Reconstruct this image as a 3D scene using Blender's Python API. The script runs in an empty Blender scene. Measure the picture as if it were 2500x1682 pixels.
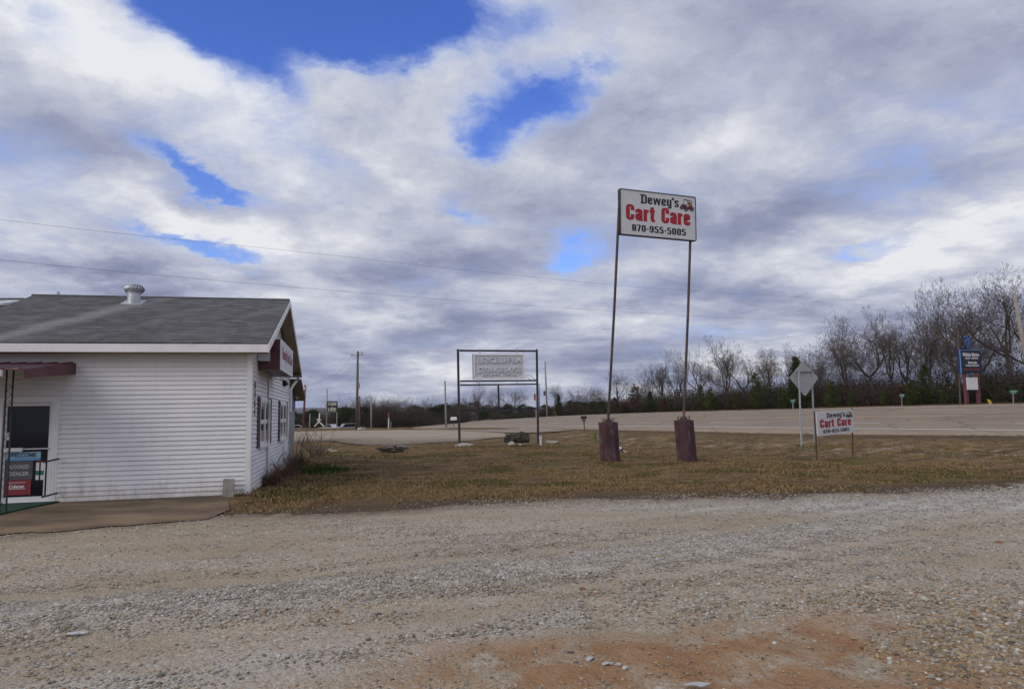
import bpy, bmesh, math, random
import numpy as np
from mathutils import Vector, Matrix

SC = bpy.context.scene
COL = SC.collection
R = math.radians
rng = np.random.default_rng(7)
random.seed(7)

# ------------------------------------------------------------------ camera
FPX, PITCH, ROLL, EYE = 1667.0, math.atan(168 / 1667.0), R(1.1), 1.7
CAM = np.array([0.0, 0.0, EYE])
_f = np.array([0, math.cos(PITCH), math.sin(PITCH)])
_u0 = np.array([0, -math.sin(PITCH), math.cos(PITCH)])
_r0 = np.array([1.0, 0, 0])
_c, _s = math.cos(ROLL), math.sin(ROLL)
_r = _r0 * _c - _u0 * _s
_u = _u0 * _c + _r0 * _s
cd = bpy.data.cameras.new('camera')
cam = bpy.data.objects.new('camera', cd)
COL.objects.link(cam)
cd.sensor_width = 36.0
cd.lens = FPX / 2500 * 36
cd.clip_start, cd.clip_end = 0.1, 20000
cam.matrix_world = Matrix(((_r[0], _u[0], -_f[0], 0), (_r[1], _u[1], -_f[1], 0), (_r[2], _u[2], -_f[2], EYE), (0, 0, 0, 1)))
SC.camera = cam

def ray(px, py):
    return _f + _r * ((px - 1250) / FPX) - _u * ((py - 841) / FPX)
def un(px, py, Y):                      # the point of a sight line at distance Y
    d = ray(px, py)
    return CAM + d * (Y / d[1])
def flat(px, py, z=0.0):                # the point of a sight line at height z
    d = ray(px, py)
    return CAM + d * ((z - EYE) / d[2])
def proj(p):
    d = np.asarray(p, float) - CAM
    z = d @ _f
    return 1250 + FPX * (d @ _r) / z, 841 - FPX * (d @ _u) / z

# ------------------------------------------------------------------ view, world, sun
SC.view_settings.view_transform = 'Standard'
SC.view_settings.look = 'None'
SC.view_settings.exposure = 0.30
SC.view_settings.gamma = 1.0
SC.view_settings.use_curve_mapping = False

SUN_DIR = Vector((-0.62, -0.56, 0.56)).normalized()   # towards the sun
sun_d = bpy.data.lights.new('sun', 'SUN')
sun_d.energy = 1.15
sun_d.angle = R(45)
sun_d.color = (1.0, 0.91, 0.78)
sun = bpy.data.objects.new('sun', sun_d)
COL.objects.link(sun)
sun.rotation_euler = SUN_DIR.to_track_quat('Z', 'Y').to_euler()

W = bpy.data.worlds.new('World')
SC.world = W
W.use_nodes = True
wt = W.node_tree
wt.nodes.clear()

class G:
    """small helper to write node graphs as expressions"""
    def __init__(s, tree): s.t = tree
    def n(s, kind, **kw):
        o = s.t.nodes.new(kind)
        for k, v in kw.items(): setattr(o, k, v)
        return o
    def put(s, sock, v):
        if hasattr(v, 'node'): s.t.links.new(v, sock)
        elif v is not None: sock.default_value = v
    def m(s, op, a, b=None, c=None, clamp=False):
        o = s.n('ShaderNodeMath', operation=op, use_clamp=clamp)
        s.put(o.inputs[0], a)
        if b is not None: s.put(o.inputs[1], b)
        if c is not None: s.put(o.inputs[2], c)
        return o.outputs[0]
    def add(s, a, b): return s.m('ADD', a, b)
    def sub(s, a, b): return s.m('SUBTRACT', a, b)
    def mul(s, a, b): return s.m('MULTIPLY', a, b)
    def div(s, a, b): return s.m('DIVIDE', a, b)
    def vm(s, op, a, b=None, out=0):
        o = s.n('ShaderNodeVectorMath', operation=op)
        s.put(o.inputs[0], a)
        if b is not None:
            s.put(o.inputs['Scale'] if op == 'SCALE' else o.inputs[1], b)
        return o.outputs[out]
    def dot(s, a, b): return s.vm('DOT_PRODUCT', a, b, 1)
    def noise(s, vec, scale, detail=4, rough=0.5, dist=0.0, lac=2.0, color=False):
        o = s.n('ShaderNodeTexNoise')
        if vec is not None: s.put(o.inputs['Vector'], vec)
        s.put(o.inputs['Scale'], scale); s.put(o.inputs['Detail'], detail)
        s.put(o.inputs['Roughness'], rough); s.put(o.inputs['Distortion'], dist); s.put(o.inputs['Lacunarity'], lac)
        return o.outputs['Color' if color else 'Fac']
    def step(s, x, lo, hi, a=0.0, b=1.0, smooth=True):
        o = s.n('ShaderNodeMapRange', interpolation_type='SMOOTHSTEP' if smooth else 'LINEAR')
        s.put(o.inputs[0], x)
        for i, v in enumerate((lo, hi, a, b)): s.put(o.inputs[1 + i], v)
        return o.outputs[0]
    def mix(s, f, a, b, blend='MIX'):
        o = s.n('ShaderNodeMix', data_type='RGBA', blend_type=blend)
        s.put(o.inputs[0], f)
        s.put(o.inputs[6], a if hasattr(a, 'node') else (*a, 1))
        s.put(o.inputs[7], b if hasattr(b, 'node') else (*b, 1))
        return o.outputs[2]
    def ramp(s, f, stops):
        o = s.n('ShaderNodeValToRGB')
        e = o.color_ramp.elements
        while len(e) < len(stops): e.new(0.5)
        for k, (p, c) in enumerate(stops):
            e[k].position = p; e[k].color = (*c, 1)
        s.put(o.inputs[0], f)
        return o.outputs[0]
    def xyz(s, x, y, z):
        o = s.n('ShaderNodeCombineXYZ')
        for k, v in enumerate((x, y, z)): s.put(o.inputs[k], v)
        return o.outputs[0]

SKYV = 1.55                          # the clear gaps are a deep bright blue
def build_world():
    g = G(wt)
    d = g.n('ShaderNodeTexCoord').outputs['Generated']
    sp = g.n('ShaderNodeSeparateXYZ'); g.put(sp.inputs[0], d)
    x, y, z = sp.outputs
    zc = g.m('MAXIMUM', z, 0.0)
    # a flat cloud layer seen from below: position on the layer = direction / height
    def layer(rise):
        den = g.add(zc, 0.20 + rise)
        return g.xyz(g.div(x, den), g.div(y, den), 0.0)
    P = layer(0.0)
    Pup = layer(0.055)                 # the same layer a little higher up the sky
    # gaps and banks in the cloud cover: (direction, tilt, half sizes in radians, weight)
    def spot(px, py, s1, s2, rot):
        c = ray(px, py); c = c / np.linalg.norm(c)
        e1 = np.cross(c, (0, 0, 1.0)); e1 /= np.linalg.norm(e1)
        e2 = np.cross(e1, c)
        t = R(rot)
        a1 = (e1 * math.cos(t) + e2 * math.sin(t)) / (s1 / FPX)
        a2 = (-e1 * math.sin(t) + e2 * math.cos(t)) / (s2 / FPX)
        f1, f2 = g.dot(dw, tuple(a1)), g.dot(dw, tuple(a2))
        q = g.m('MULTIPLY_ADD', f1, f1, g.mul(f2, f2))
        fr = g.m('GREATER_THAN', g.dot(d, tuple(c)), 0.0)
        return g.mul(g.m('EXPONENT', g.mul(q, -1.0)), fr)
    warp = g.noise(P, 2.4, 7, 0.64, color=True)
    dw = g.vm('ADD', d, g.vm('SCALE', g.vm('SUBTRACT', warp, (0.5, 0.5, 0.5)), 0.15))
    def total(lst):
        acc = None
        for px, py, s1, s2, rot, w in lst:
            v = g.mul(spot(px, py, s1, s2, rot), w)
            acc = v if acc is None else g.add(acc, v)
        return acc
    gaps = total([(830, 10, 340, 110, 0, .62), (500, 75, 190, 64, -36, .48), (680, 175, 100, 36, -42, .22), (800, 120, 150, 42, 0, .32), (1040, 40, 90, 45, 10, .24), (1280, 262, 165, 72, 14, .56),
                  (1180, 345, 85, 45, 0, .32), (490, 428, 125, 19, -14, .42), (490, 585, 150, 30, -14, .50), (1410, 620, 85, 75, 0, .36),
                  (1130, 505, 90, 32, -10, .30), (2090, 605, 100, 26, 8, .26), (110, 80, 100, 45, -20, .22), (1330, 70, 90, 45, 0, .20), (1420, 190, 120, 50, 20, .20), (900, 420, 150, 40, -20, .12)])
    banks = total([(330, 170, 340, 115, -14, .54), (600, 310, 200, 70, -20, .12), (1680, 360, 230, 45, 6, .16), (2150, 330, 240, 40, 4, .12), (2330, 590, 320, 34, 8, .22), (2000, 690, 150, 22, 4, .14), (640, 610, 200, 30, -8, .20),
                   (420, 505, 230, 34, -14, .20), (60, 590, 140, 24, 0, .24), (900, 720, 400, 28, 0, .12), (820, 400, 160, 60, 0, .10), (1270, 400, 110, 50, 0, .18), (1000, 560, 200, 40, 0, .08),
                   (2080, 500, 400, 55, 8, -.30), (230, 655, 300, 40, -10, -.40), (2000, 200, 560, 120, 0, -.05), (1700, 560, 280, 40, 6, -.14), (950, 650, 200, 24, 0, -.10), (300, 400, 330, 34, -10, -.12), (100, 350, 260, 60, 0, -.08), (1650, 700, 300, 26, 0, -.16)])
    def density(p):
        return g.noise(p, 0.95, 9, 0.55, 0.2)
    n0, n1 = density(P), density(Pup)
    fine = g.noise(g.vm('ADD', P, g.vm('SCALE', warp, 0.5)), 2.6, 9, 0.62, 0.3)
    cov = g.sub(g.add(g.add(g.mul(n0, 1.15), .05), g.mul(g.sub(fine, 0.5), 0.75)), gaps)
    alpha = g.step(cov, 0.12, 0.46)
    # tops that face up the sky catch the sun, undersides stay grey
    relief = g.sub(n0, n1)
    fine_up = g.noise(g.vm('ADD', Pup, g.vm('SCALE', warp, 0.5)), 2.6, 9, 0.62, 0.3)
    relief = g.add(relief, g.mul(g.sub(fine, fine_up), .20))
    lit = g.add(g.add(g.mul(relief, 2.9), g.mul(g.sub(n0, 0.5), -0.5)), banks)
    strips = g.noise(g.vm('MULTIPLY', P, (0.45, 1.0, 1.0)), 1.9, 8, 0.62, 0.35)
    low = g.step(z, 0.34, 0.06)
    lit = g.add(lit, g.mul(g.sub(strips, 0.5), g.add(0.25, g.mul(low, 1.35))))
    lit = g.add(lit, g.mul(g.sub(fine, 0.5), 0.22))
    lit = g.sub(g.add(lit, 0.56), g.mul(low, 0.12))
    cl = g.ramp(lit, [(0.0, (.168, .188, .288)), (0.28, (.260, .282, .390)), (0.55, (.385, .408, .508)), (0.78, (.520, .538, .600)), (1.0, (.670, .682, .712))])
    thin = g.mix(g.step(cov, 0.20, 0.60), (.32, .40, .64), cl)     # thin rims pass the blue behind them
    sky = g.n('ShaderNodeTexSky', sky_type='NISHITA', sun_disc=False, sun_elevation=math.asin(SUN_DIR.z),
              sun_rotation=math.atan2(SUN_DIR.x, SUN_DIR.y), altitude=200, air_density=1.0, dust_density=0.4, ozone_density=2.2)
    hs = g.n('ShaderNodeHueSaturation')
    g.put(hs.inputs['Saturation'], 1.30); g.put(hs.inputs['Value'], SKYV); g.put(hs.inputs['Hue'], 0.527)
    g.put(hs.inputs['Color'], sky.outputs[0])
    S = 0.1
    clouds = g.vm('SCALE', thin, 1.0 / S)
    out = g.mix(alpha, hs.outputs[0], clouds)
    bg = g.n('ShaderNodeBackground')
    g.put(bg.inputs['Color'], out); bg.inputs['Strength'].default_value = S
    o = g.n('ShaderNodeOutputWorld')
    wt.links.new(bg.outputs[0], o.inputs['Surface'])
build_world()
W.cycles.sampling_method = 'MANUAL'
W.cycles.sample_map_resolution = 512

# ------------------------------------------------------------------ materials
MATS = {}
def mat(name, color, rough=0.7, metal=0.0, var=0.0, scale=6.0, bump=0.0, bscale=40.0, spec=0.5, dirt=None, dscale=2.0, damt=0.5, stretch=None):
    """painted / worn surface: base colour with soft variation, optional stains and fine relief"""
    if name in MATS: return MATS[name]
    m = bpy.data.materials.new(name); m.use_nodes = True
    t = m.node_tree; g = G(t); b = t.nodes['Principled BSDF']
    co = g.n('ShaderNodeTexCoord').outputs['Object']
    if stretch: co = g.vm('MULTIPLY', co, stretch)
    c = None
    if var:
        n = g.noise(co, scale, 5, 0.6)
        lo = tuple(v * (1 - var) for v in color); hi = tuple(min(1, v * (1 + var)) for v in color)
        c = g.mix(g.step(n, 0.3, 0.7), lo, hi)
    if dirt:
        n2 = g.noise(co, dscale, 6, 0.65, 0.3)
        f = g.mul(g.step(n2, 0.48, 0.72), damt)
        c = g.mix(f, c if c is not None else color, dirt)
    if c is None: b.inputs['Base Color'].default_value = (*color, 1)
    else: t.links.new(c, b.inputs['Base Color'])
    b.inputs['Roughness'].default_value = rough
    b.inputs['Metallic'].default_value = metal
    b.inputs['Specular IOR Level'].default_value = spec
    if bump:
        bn = g.n('ShaderNodeBump'); bn.inputs['Strength'].default_value = bump; bn.inputs['Distance'].default_value = 0.01
        g.put(bn.inputs['Height'], g.noise(co, bscale, 4, 0.6))
        t.links.new(bn.outputs[0], b.inputs['Normal'])
    MATS[name] = m
    return m

def attr_mat(name, attr='col', rough=0.85, spec=0.15, trans=0.0):
    m = bpy.data.materials.new(name); m.use_nodes = True
    t = m.node_tree; g = G(t); b = t.nodes['Principled BSDF']
    a = g.n('ShaderNodeAttribute', attribute_name=attr)
    t.links.new(a.outputs['Color'], b.inputs['Base Color'])
    b.inputs['Roughness'].default_value = rough; b.inputs['Specular IOR Level'].default_value = spec
    MATS[name] = m
    return m

def glass_mat():
    m = bpy.data.materials.new('dark_glass'); m.use_nodes = True
    b = m.node_tree.nodes['Principled BSDF']
    b.inputs['Base Color'].default_value = (.010, .011, .015, 1)
    b.inputs['Roughness'].default_value = 0.08; b.inputs['Specular IOR Level'].default_value = 0.35
    return m

def siding_mat():
    """weathered white vinyl: chalky patches, run-off streaks, mud splashed on the lowest courses, old grime high up"""
    m = bpy.data.materials.new('white_vinyl'); m.use_nodes = True
    t = m.node_tree; g = G(t); b = t.nodes['Principled BSDF']
    p = g.n('ShaderNodeNewGeometry').outputs['Position']; sp = g.n('ShaderNodeSeparateXYZ'); t.links.new(p, sp.inputs[0]); z = sp.outputs[2]
    n = g.noise(p, .9, 5, .6); st = g.noise(g.vm('MULTIPLY', p, (3.0, 3.0, .35)), 1.5, 5, .65); f = g.noise(p, 7.0, 4, .7)
    c = g.mix(g.step(n, .3, .7), (.745, .75, .775), (.82, .82, .825))
    c = g.mix(g.mul(g.step(st, .52, .72), .30), c, (.58, .555, .50))
    mud = g.mul(g.step(g.add(z, g.mul(g.sub(st, .5), -.9)), .42, .0), g.step(f, .30, .62, .15, .75))
    c = g.mix(g.mul(mud, .75), c, (.46, .385, .27))
    old = g.mul(g.step(g.add(z, g.mul(g.sub(n, .5), 1.2)), 2.55, 3.25), .50)
    c = g.mix(old, c, (.60, .555, .44))
    t.links.new(c, b.inputs['Base Color']); b.inputs['Roughness'].default_value = .5; b.inputs['Specular IOR Level'].default_value = .35
    return m

def ground_mat():
    """winter lawn: tan thatch, olive patches, bare brown soil, pale leaf litter near the road bank"""
    m = bpy.data.materials.new('winter_lawn'); m.use_nodes = True
    t = m.node_tree; g = G(t); b = t.nodes['Principled BSDF']
    co = g.n('ShaderNodeTexCoord').outputs['Object']
    a = g.n('ShaderNodeAttribute', attribute_name='zone'); zs = g.n('ShaderNodeSeparateColor'); t.links.new(a.outputs['Color'], zs.inputs[0])
    big = g.noise(g.vm('MULTIPLY', co, (1, 1, 0)), 0.35, 5, 0.6, 0.4)
    mid = g.noise(co, 2.2, 6, 0.65, 0.3)
    fine = g.noise(co, 26.0, 5, 0.75)
    c = g.mix(g.step(mid, .32, .68), (.130, .080, .038), (.285, .190, .085))
    c = g.mix(g.mul(g.step(big, .50, .64), .65), c, (.105, .100, .030))
    c = g.mix(g.mul(g.step(g.noise(g.vm('MULTIPLY', co, (.6, 1.5, 0)), .8, 4, .6), .50, .66), .75), c, (.085, .054, .034))
    c = g.mix(g.mul(g.step(fine, .35, .75), .55), c, (.075, .052, .032))
    c = g.mix(g.mul(zs.outputs[0], g.step(mid, .30, .55, .35, 1.0)), c, (.098, .068, .045))      # bare brown soil along the gravel edge
    c = g.mix(g.mul(g.step(g.noise(g.vm('MULTIPLY', co, (.8, 1.6, 0)), .55, 6, .68, .6), .54, .64), .8), c, (.105, .070, .043))   # worn bare patches
    lit = g.mul(zs.outputs[1], g.step(g.noise(g.vm('MULTIPLY', co, (.5, 1, 1)), 2.6, 7, .72, .5), .50, .62))
    c = g.mix(lit, c, (.34, .28, .215))                                                       # pale dead leaves
    c = g.mix(g.mul(zs.outputs[2], g.step(mid, .2, .6, .6, 1.0)), c, (.032, .056, .012))         # fresh green patch
    t.links.new(c, b.inputs['Base Color'])
    b.inputs['Roughness'].default_value = 0.95; b.inputs['Specular IOR Level'].default_value = 0.1
    bn = g.n('ShaderNodeBump'); bn.inputs['Strength'].default_value = 0.9; bn.inputs['Distance'].default_value = 0.06
    g.put(bn.inputs['Height'], g.add(g.mul(mid, 1.0), g.mul(fine, .5))); t.links.new(bn.outputs[0], b.inputs['Normal'])
    return m

def gravel_mat(name='gravel', clay=True):
    m = bpy.data.materials.new(name); m.use_nodes = True
    t = m.node_tree; g = G(t); b = t.nodes['Principled BSDF']
    co = g.n('ShaderNodeTexCoord').outputs['Object']
    flatco = g.vm('MULTIPLY', co, (1, 1, 0.0))
    st = g.vm('MULTIPLY', flatco, (0.35, 1.0, 1.0))
    tr = g.noise(st, 0.55, 5, 0.6, 0.5)                    # wheel tracks: packed dust against loose stone, drawn out along the lot
    mid = g.noise(flatco, 3.0, 6, 0.7, 0.2)
    def stones(sc):
        v = g.n('ShaderNodeTexVoronoi', feature='F1'); g.put(v.inputs['Vector'], co); g.put(v.inputs['Scale'], sc)
        return v
    v1, v2 = stones(34.0), stones(70.0)
    hue = g.n('ShaderNodeSeparateColor'); t.links.new(v1.outputs['Color'], hue.inputs[0])
    hue2 = g.n('ShaderNodeSeparateColor'); t.links.new(v2.outputs['Color'], hue2.inputs[0])
    pal = [(0.0, (.17, .13, .09)), (.20, (.33, .28, .205)), (.48, (.44, .395, .325)), (.72, (.56, .525, .465)), (.88, (.42, .295, .165)), (1.0, (.32, .165, .085))]
    s = g.mix(.5, g.ramp(hue.outputs[0], pal), g.ramp(hue2.outputs[0], pal))
    dust = g.mix(g.step(mid, .35, .65), (.27, .212, .135), (.37, .30, .205))
    f = g.step(g.add(tr, g.mul(g.sub(mid, .5), .55)), .40, .62)
    c = g.mix(g.mul(f, .72), s, dust)
    a = g.n('ShaderNodeAttribute', attribute_name='zone'); zs = g.n('ShaderNodeSeparateColor'); t.links.new(a.outputs['Color'], zs.inputs[0])
    c = g.mix(g.mul(zs.outputs[0], g.step(mid, .30, .62, .35, 1.0)), c, (.105, .078, .052))                    # soil washed over the edge
    wh = g.mul(zs.outputs[1], g.step(g.noise(flatco, 1.4, 5, .65), .30, .60, .25, .85))
    c = g.mix(wh, c, (.52, .51, .475))                                                        # band of fresh pale stone
    cl = g.mul(zs.outputs[2], g.step(g.noise(flatco, 1.8, 6, .65, .4), .34, .56))
    c = g.mix(g.mul(cl, .80), c, g.mix(g.step(mid, .35, .65), (.26, .118, .040), (.34, .185, .085)))  # bare red clay
    t.links.new(c, b.inputs['Base Color'])
    b.inputs['Roughness'].default_value = 0.9; b.inputs['Specular IOR Level'].default_value = 0.2
    bn = g.n('ShaderNodeBump'); bn.inputs['Strength'].default_value = 0.8; bn.inputs['Distance'].default_value = 0.02
    h = g.add(g.mul(v1.outputs['Distance'], -.6), g.add(g.mul(v2.outputs['Distance'], -.35), g.mul(mid, .9)))
    g.put(bn.inputs['Height'], h); t.links.new(bn.outputs[0], b.inputs['Normal'])
    return m

def asphalt_mat():
    m = bpy.data.materials.new('worn_asphalt'); m.use_nodes = True
    t = m.node_tree; g = G(t); b = t.nodes['Principled BSDF']
    co = g.n('ShaderNodeTexCoord').outputs['Object']
    a = g.n('ShaderNodeAttribute', attribute_name='lane'); zs = g.n('ShaderNodeSeparateColor'); t.links.new(a.outputs['Color'], zs.inputs[0])
    n = g.noise(co, 0.8, 6, .65, .2); fine = g.noise(co, 40, 3, .8)
    c = g.mix(g.step(n, .3, .7), (.280, .216, .155), (.335, .265, .192))
    c = g.mix(g.mul(zs.outputs[0], .55), c, (.235, .190, .145))                               # darker polished wheel paths
    c = g.mix(g.mul(g.step(fine, .4, .8), .35), c, (.20, .165, .13))
    vo = g.n('ShaderNodeTexVoronoi', feature='DISTANCE_TO_EDGE'); g.put(vo.inputs['Vector'], g.vm('ADD', co, g.vm('SCALE', g.noise(co, .6, 4, .6, color=True), 1.6))); g.put(vo.inputs['Scale'], .16)
    c = g.mix(g.mul(g.step(vo.outputs['Distance'], .014, .004), .6), c, (.10, .085, .07))          # sealed cracks
    c = g.mix(g.mul(g.step(g.noise(co, .13, 3, .5), .54, .60), .35), c, (.205, .172, .140))         # old patches
    t.links.new(c, b.inputs['Base Color']); b.inputs['Roughness'].default_value = .85; b.inputs['Specular IOR Level'].default_value = .3
    return m

def shingle_mat():
    m = bpy.data.materials.new('asphalt_shingles'); m.use_nodes = True
    t = m.node_tree; g = G(t); b = t.nodes['Principled BSDF']
    a = g.n('ShaderNodeAttribute', attribute_name='uvs'); zs = g.n('ShaderNodeSeparateXYZ'); t.links.new(a.outputs['Vector'], zs.inputs[0])
    u, v = zs.outputs[0], zs.outputs[1]                      # metres along the ridge / down the slope
    p = g.xyz(u, v, 0.0)
    tab = g.n('ShaderNodeTexVoronoi', feature='F1'); g.put(tab.inputs['Vector'], g.vm('MULTIPLY', p, (3.3, 7.2, 1))); g.put(tab.inputs['Scale'], 1.0)
    hs = g.n('ShaderNodeSeparateColor'); t.links.new(tab.outputs['Color'], hs.inputs[0])
    c = g.mix(hs.outputs[0], (.098, .099, .104), (.168, .168, .171))
    n = g.noise(p, .55, 6, .6, .6)
    c = g.mix(g.mul(g.step(n, .45, .7), .7), c, (.085, .074, .068))
    # streaks the washed granules left, running slantwise down from the vent
    w = g.add(g.mul(u, 1.0), g.mul(v, -.55))
    st = g.noise(g.xyz(w, g.mul(v, .12), 3.0), .75, 4, .55, .2)
    c = g.mix(g.mul(g.step(st, .50, .72), .40), c, (.25, .25, .255))
    wv = g.sub(g.sub(u, g.mul(v, .42)), 3.05)
    band = g.step(g.m('ABSOLUTE', g.add(wv, g.mul(g.sub(n, .5), .9))), .52, .05)
    c = g.mix(g.mul(band, .62), c, (.31, .31, .315))
    c = g.mix(g.mul(g.step(g.noise(p, 45, 2, .8), .35, .75), .35), c, (.05, .05, .055))
    t.links.new(c, b.inputs['Base Color']); b.inputs['Roughness'].default_value = .9; b.inputs['Specular IOR Level'].default_value = .25
    return m

HAZE = 1.0e-4
M = {}
M['lawn'] = ground_mat(); M['gravel'] = gravel_mat(); M['asphalt'] = asphalt_mat(); M['shingle'] = shingle_mat(); M['glass'] = glass_mat()
M['siding'] = siding_mat()
M['trim'] = mat('white_trim', (.82, .82, .82), .45, var=.04, scale=2, dirt=(.55, .52, .46), dscale=1.6, damt=.3)
M['soffit'] = mat('tan_soffit', (.34, .27, .19), .7, var=.1, scale=3)
M['maroon'] = mat('maroon_metal', (.085, .016, .026), .45, var=.15, scale=3, dirt=(.13, .07, .07), dscale=2, damt=.4)
M['maroon_drum'] = mat('maroon_concrete', (.056, .022, .030), .75, var=.22, scale=2.5, bump=.3, bscale=30, dirt=(.20, .15, .17), dscale=3.0, damt=.5, stretch=(1.2, 1.2, .6))
M['shutter'] = mat('maroon_shutter', (.075, .014, .024), .5, var=.15, scale=4)
M['black'] = mat('black_iron', (.012, .012, .015), .55, var=.3, scale=12)
M['frame_paint'] = mat('dark_steel', (.022, .022, .030), .6, var=.3, scale=5, dirt=(.08, .045, .03), dscale=4, damt=.5)
M['rust_pipe'] = mat('rusty_pipe', (.060, .050, .045), .7, var=.3, scale=3, dirt=(.20, .095, .035), dscale=2.2, damt=.9, stretch=(1, 1, .8))
M['galv'] = mat('galvanised_steel', (.52, .54, .56), .42, metal=.7, var=.15, scale=6)
M['galv_dull'] = mat('dull_galvanised', (.40, .44, .46), .6, metal=.25, var=.12, scale=8)
M['alu'] = mat('aluminium_back', (.40, .40, .41), .55, metal=.35, var=.06, scale=3)
M['sign_white'] = mat('sign_white', (.62, .62, .64), .45, var=.03, scale=2, dirt=(.5, .49, .47), dscale=3, damt=.3)
M['print_black'] = mat('print_black', (.008, .009, .013), .5)
M['print_red'] = mat('print_red', (.36, .008, .022), .5)
M['print_white'] = mat('print_white', (.75, .75, .76), .5)
M['cabinet'] = mat('cabinet_grey', (.50, .52, .57), .5, var=.05, scale=2)
M['cabinet_face'] = mat('plastic_face', (.62, .64, .70), .4, var=.03, scale=2)
M['concrete'] = mat('concrete', (.30, .29, .26), .9, var=.2, scale=7, bump=.5, bscale=50)
M['wood_pole'] = mat('weathered_pole', (.115, .088, .075), .9, var=.25, scale=8, stretch=(4, 4, .5))
M['wood_grey'] = mat('grey_wood', (.27, .25, .235), .9, var=.2, scale=8, stretch=(4, 4, .5))
M['rock'] = mat('mossy_rock', (.036, .031, .022), .95, var=.45, scale=4, bump=1.0, bscale=12, dirt=(.16, .145, .11), dscale=2.4, damt=.4)
M['pale_rock'] = mat('pale_rock', (.36, .335, .295), .9, var=.3, scale=5, bump=.8, bscale=14)
M['yellow'] = mat('safety_yellow', (.60, .43, .03), .5)
M['sign_green'] = mat('street_green', (.004, .19, .13), .45)
M['sign_red'] = mat('reflective_red', (.45, .015, .03), .4)
M['blue'] = mat('marine_blue', (.012, .055, .20), .4, var=.1, scale=3)
M['navy'] = mat('navy_face', (.016, .020, .040), .45, var=.15, scale=2)
M['bright_blue'] = mat('bright_blue', (.020, .075, .30), .4)
M['light_blue'] = mat('light_blue', (.14, .32, .62), .4)
M['wire'] = mat('wire_grey', (.10, .10, .115), .6)
M['white_plastic'] = mat('white_plastic', (.72, .72, .72), .45)
M['carpet'] = mat('green_turf', (.010, .055, .030), 1.0, var=.3, scale=20)
M['corr'] = mat('corrugated_metal', (.38, .39, .40), .5, metal=.3, var=.15, scale=2)
M['rust_red'] = mat('faded_red_paint', (.15, .045, .06), .7, var=.3, scale=4)
M['car_white'] = mat('car_white', (.60, .60, .62), .3)
M['car_silver'] = mat('car_silver', (.30, .31, .34), .3, metal=.4)
M['tyre'] = mat('tyre_rubber', (.012, .012, .012), .9)
M['roof_metal'] = mat('white_roof_metal', (.62, .63, .66), .45, var=.05, scale=1)
M['bark'] = mat('grey_bark', (.070, .055, .044), .95, var=.3, scale=6, stretch=(2, 2, .6))
M['twig'] = mat('winter_twigs', (.105, .084, .070), .95, var=.25, scale=1.5)
M['bark_dark'] = mat('dark_bark', (.060, .047, .040), .95, var=.3, scale=6)
M['shrub_twig'] = mat('shrub_twigs', (.13, .105, .09), .9, var=.25, scale=4)
M['red_twig'] = mat('red_brown_stems', (.150, .085, .058), .9, var=.3, scale=4)
M['leafcol'] = attr_mat('foliage')
M['bladecol'] = attr_mat('dry_grass', rough=.9)
M['stonecol'] = attr_mat('loose_stone', rough=.85, spec=.25)
M['dirt'] = mat('packed_dirt', (.165, .112, .066), .95, var=.45, scale=1.1, bump=.6, bscale=18, dirt=(.090, .066, .046), dscale=.9, damt=.9, stretch=(.5, 1.0, 1))
M['glassy_ice'] = mat('clear_plastic', (.40, .41, .42), .25)
M['tan'] = mat('tan_vinyl', (.30, .17, .06), .6)

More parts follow.
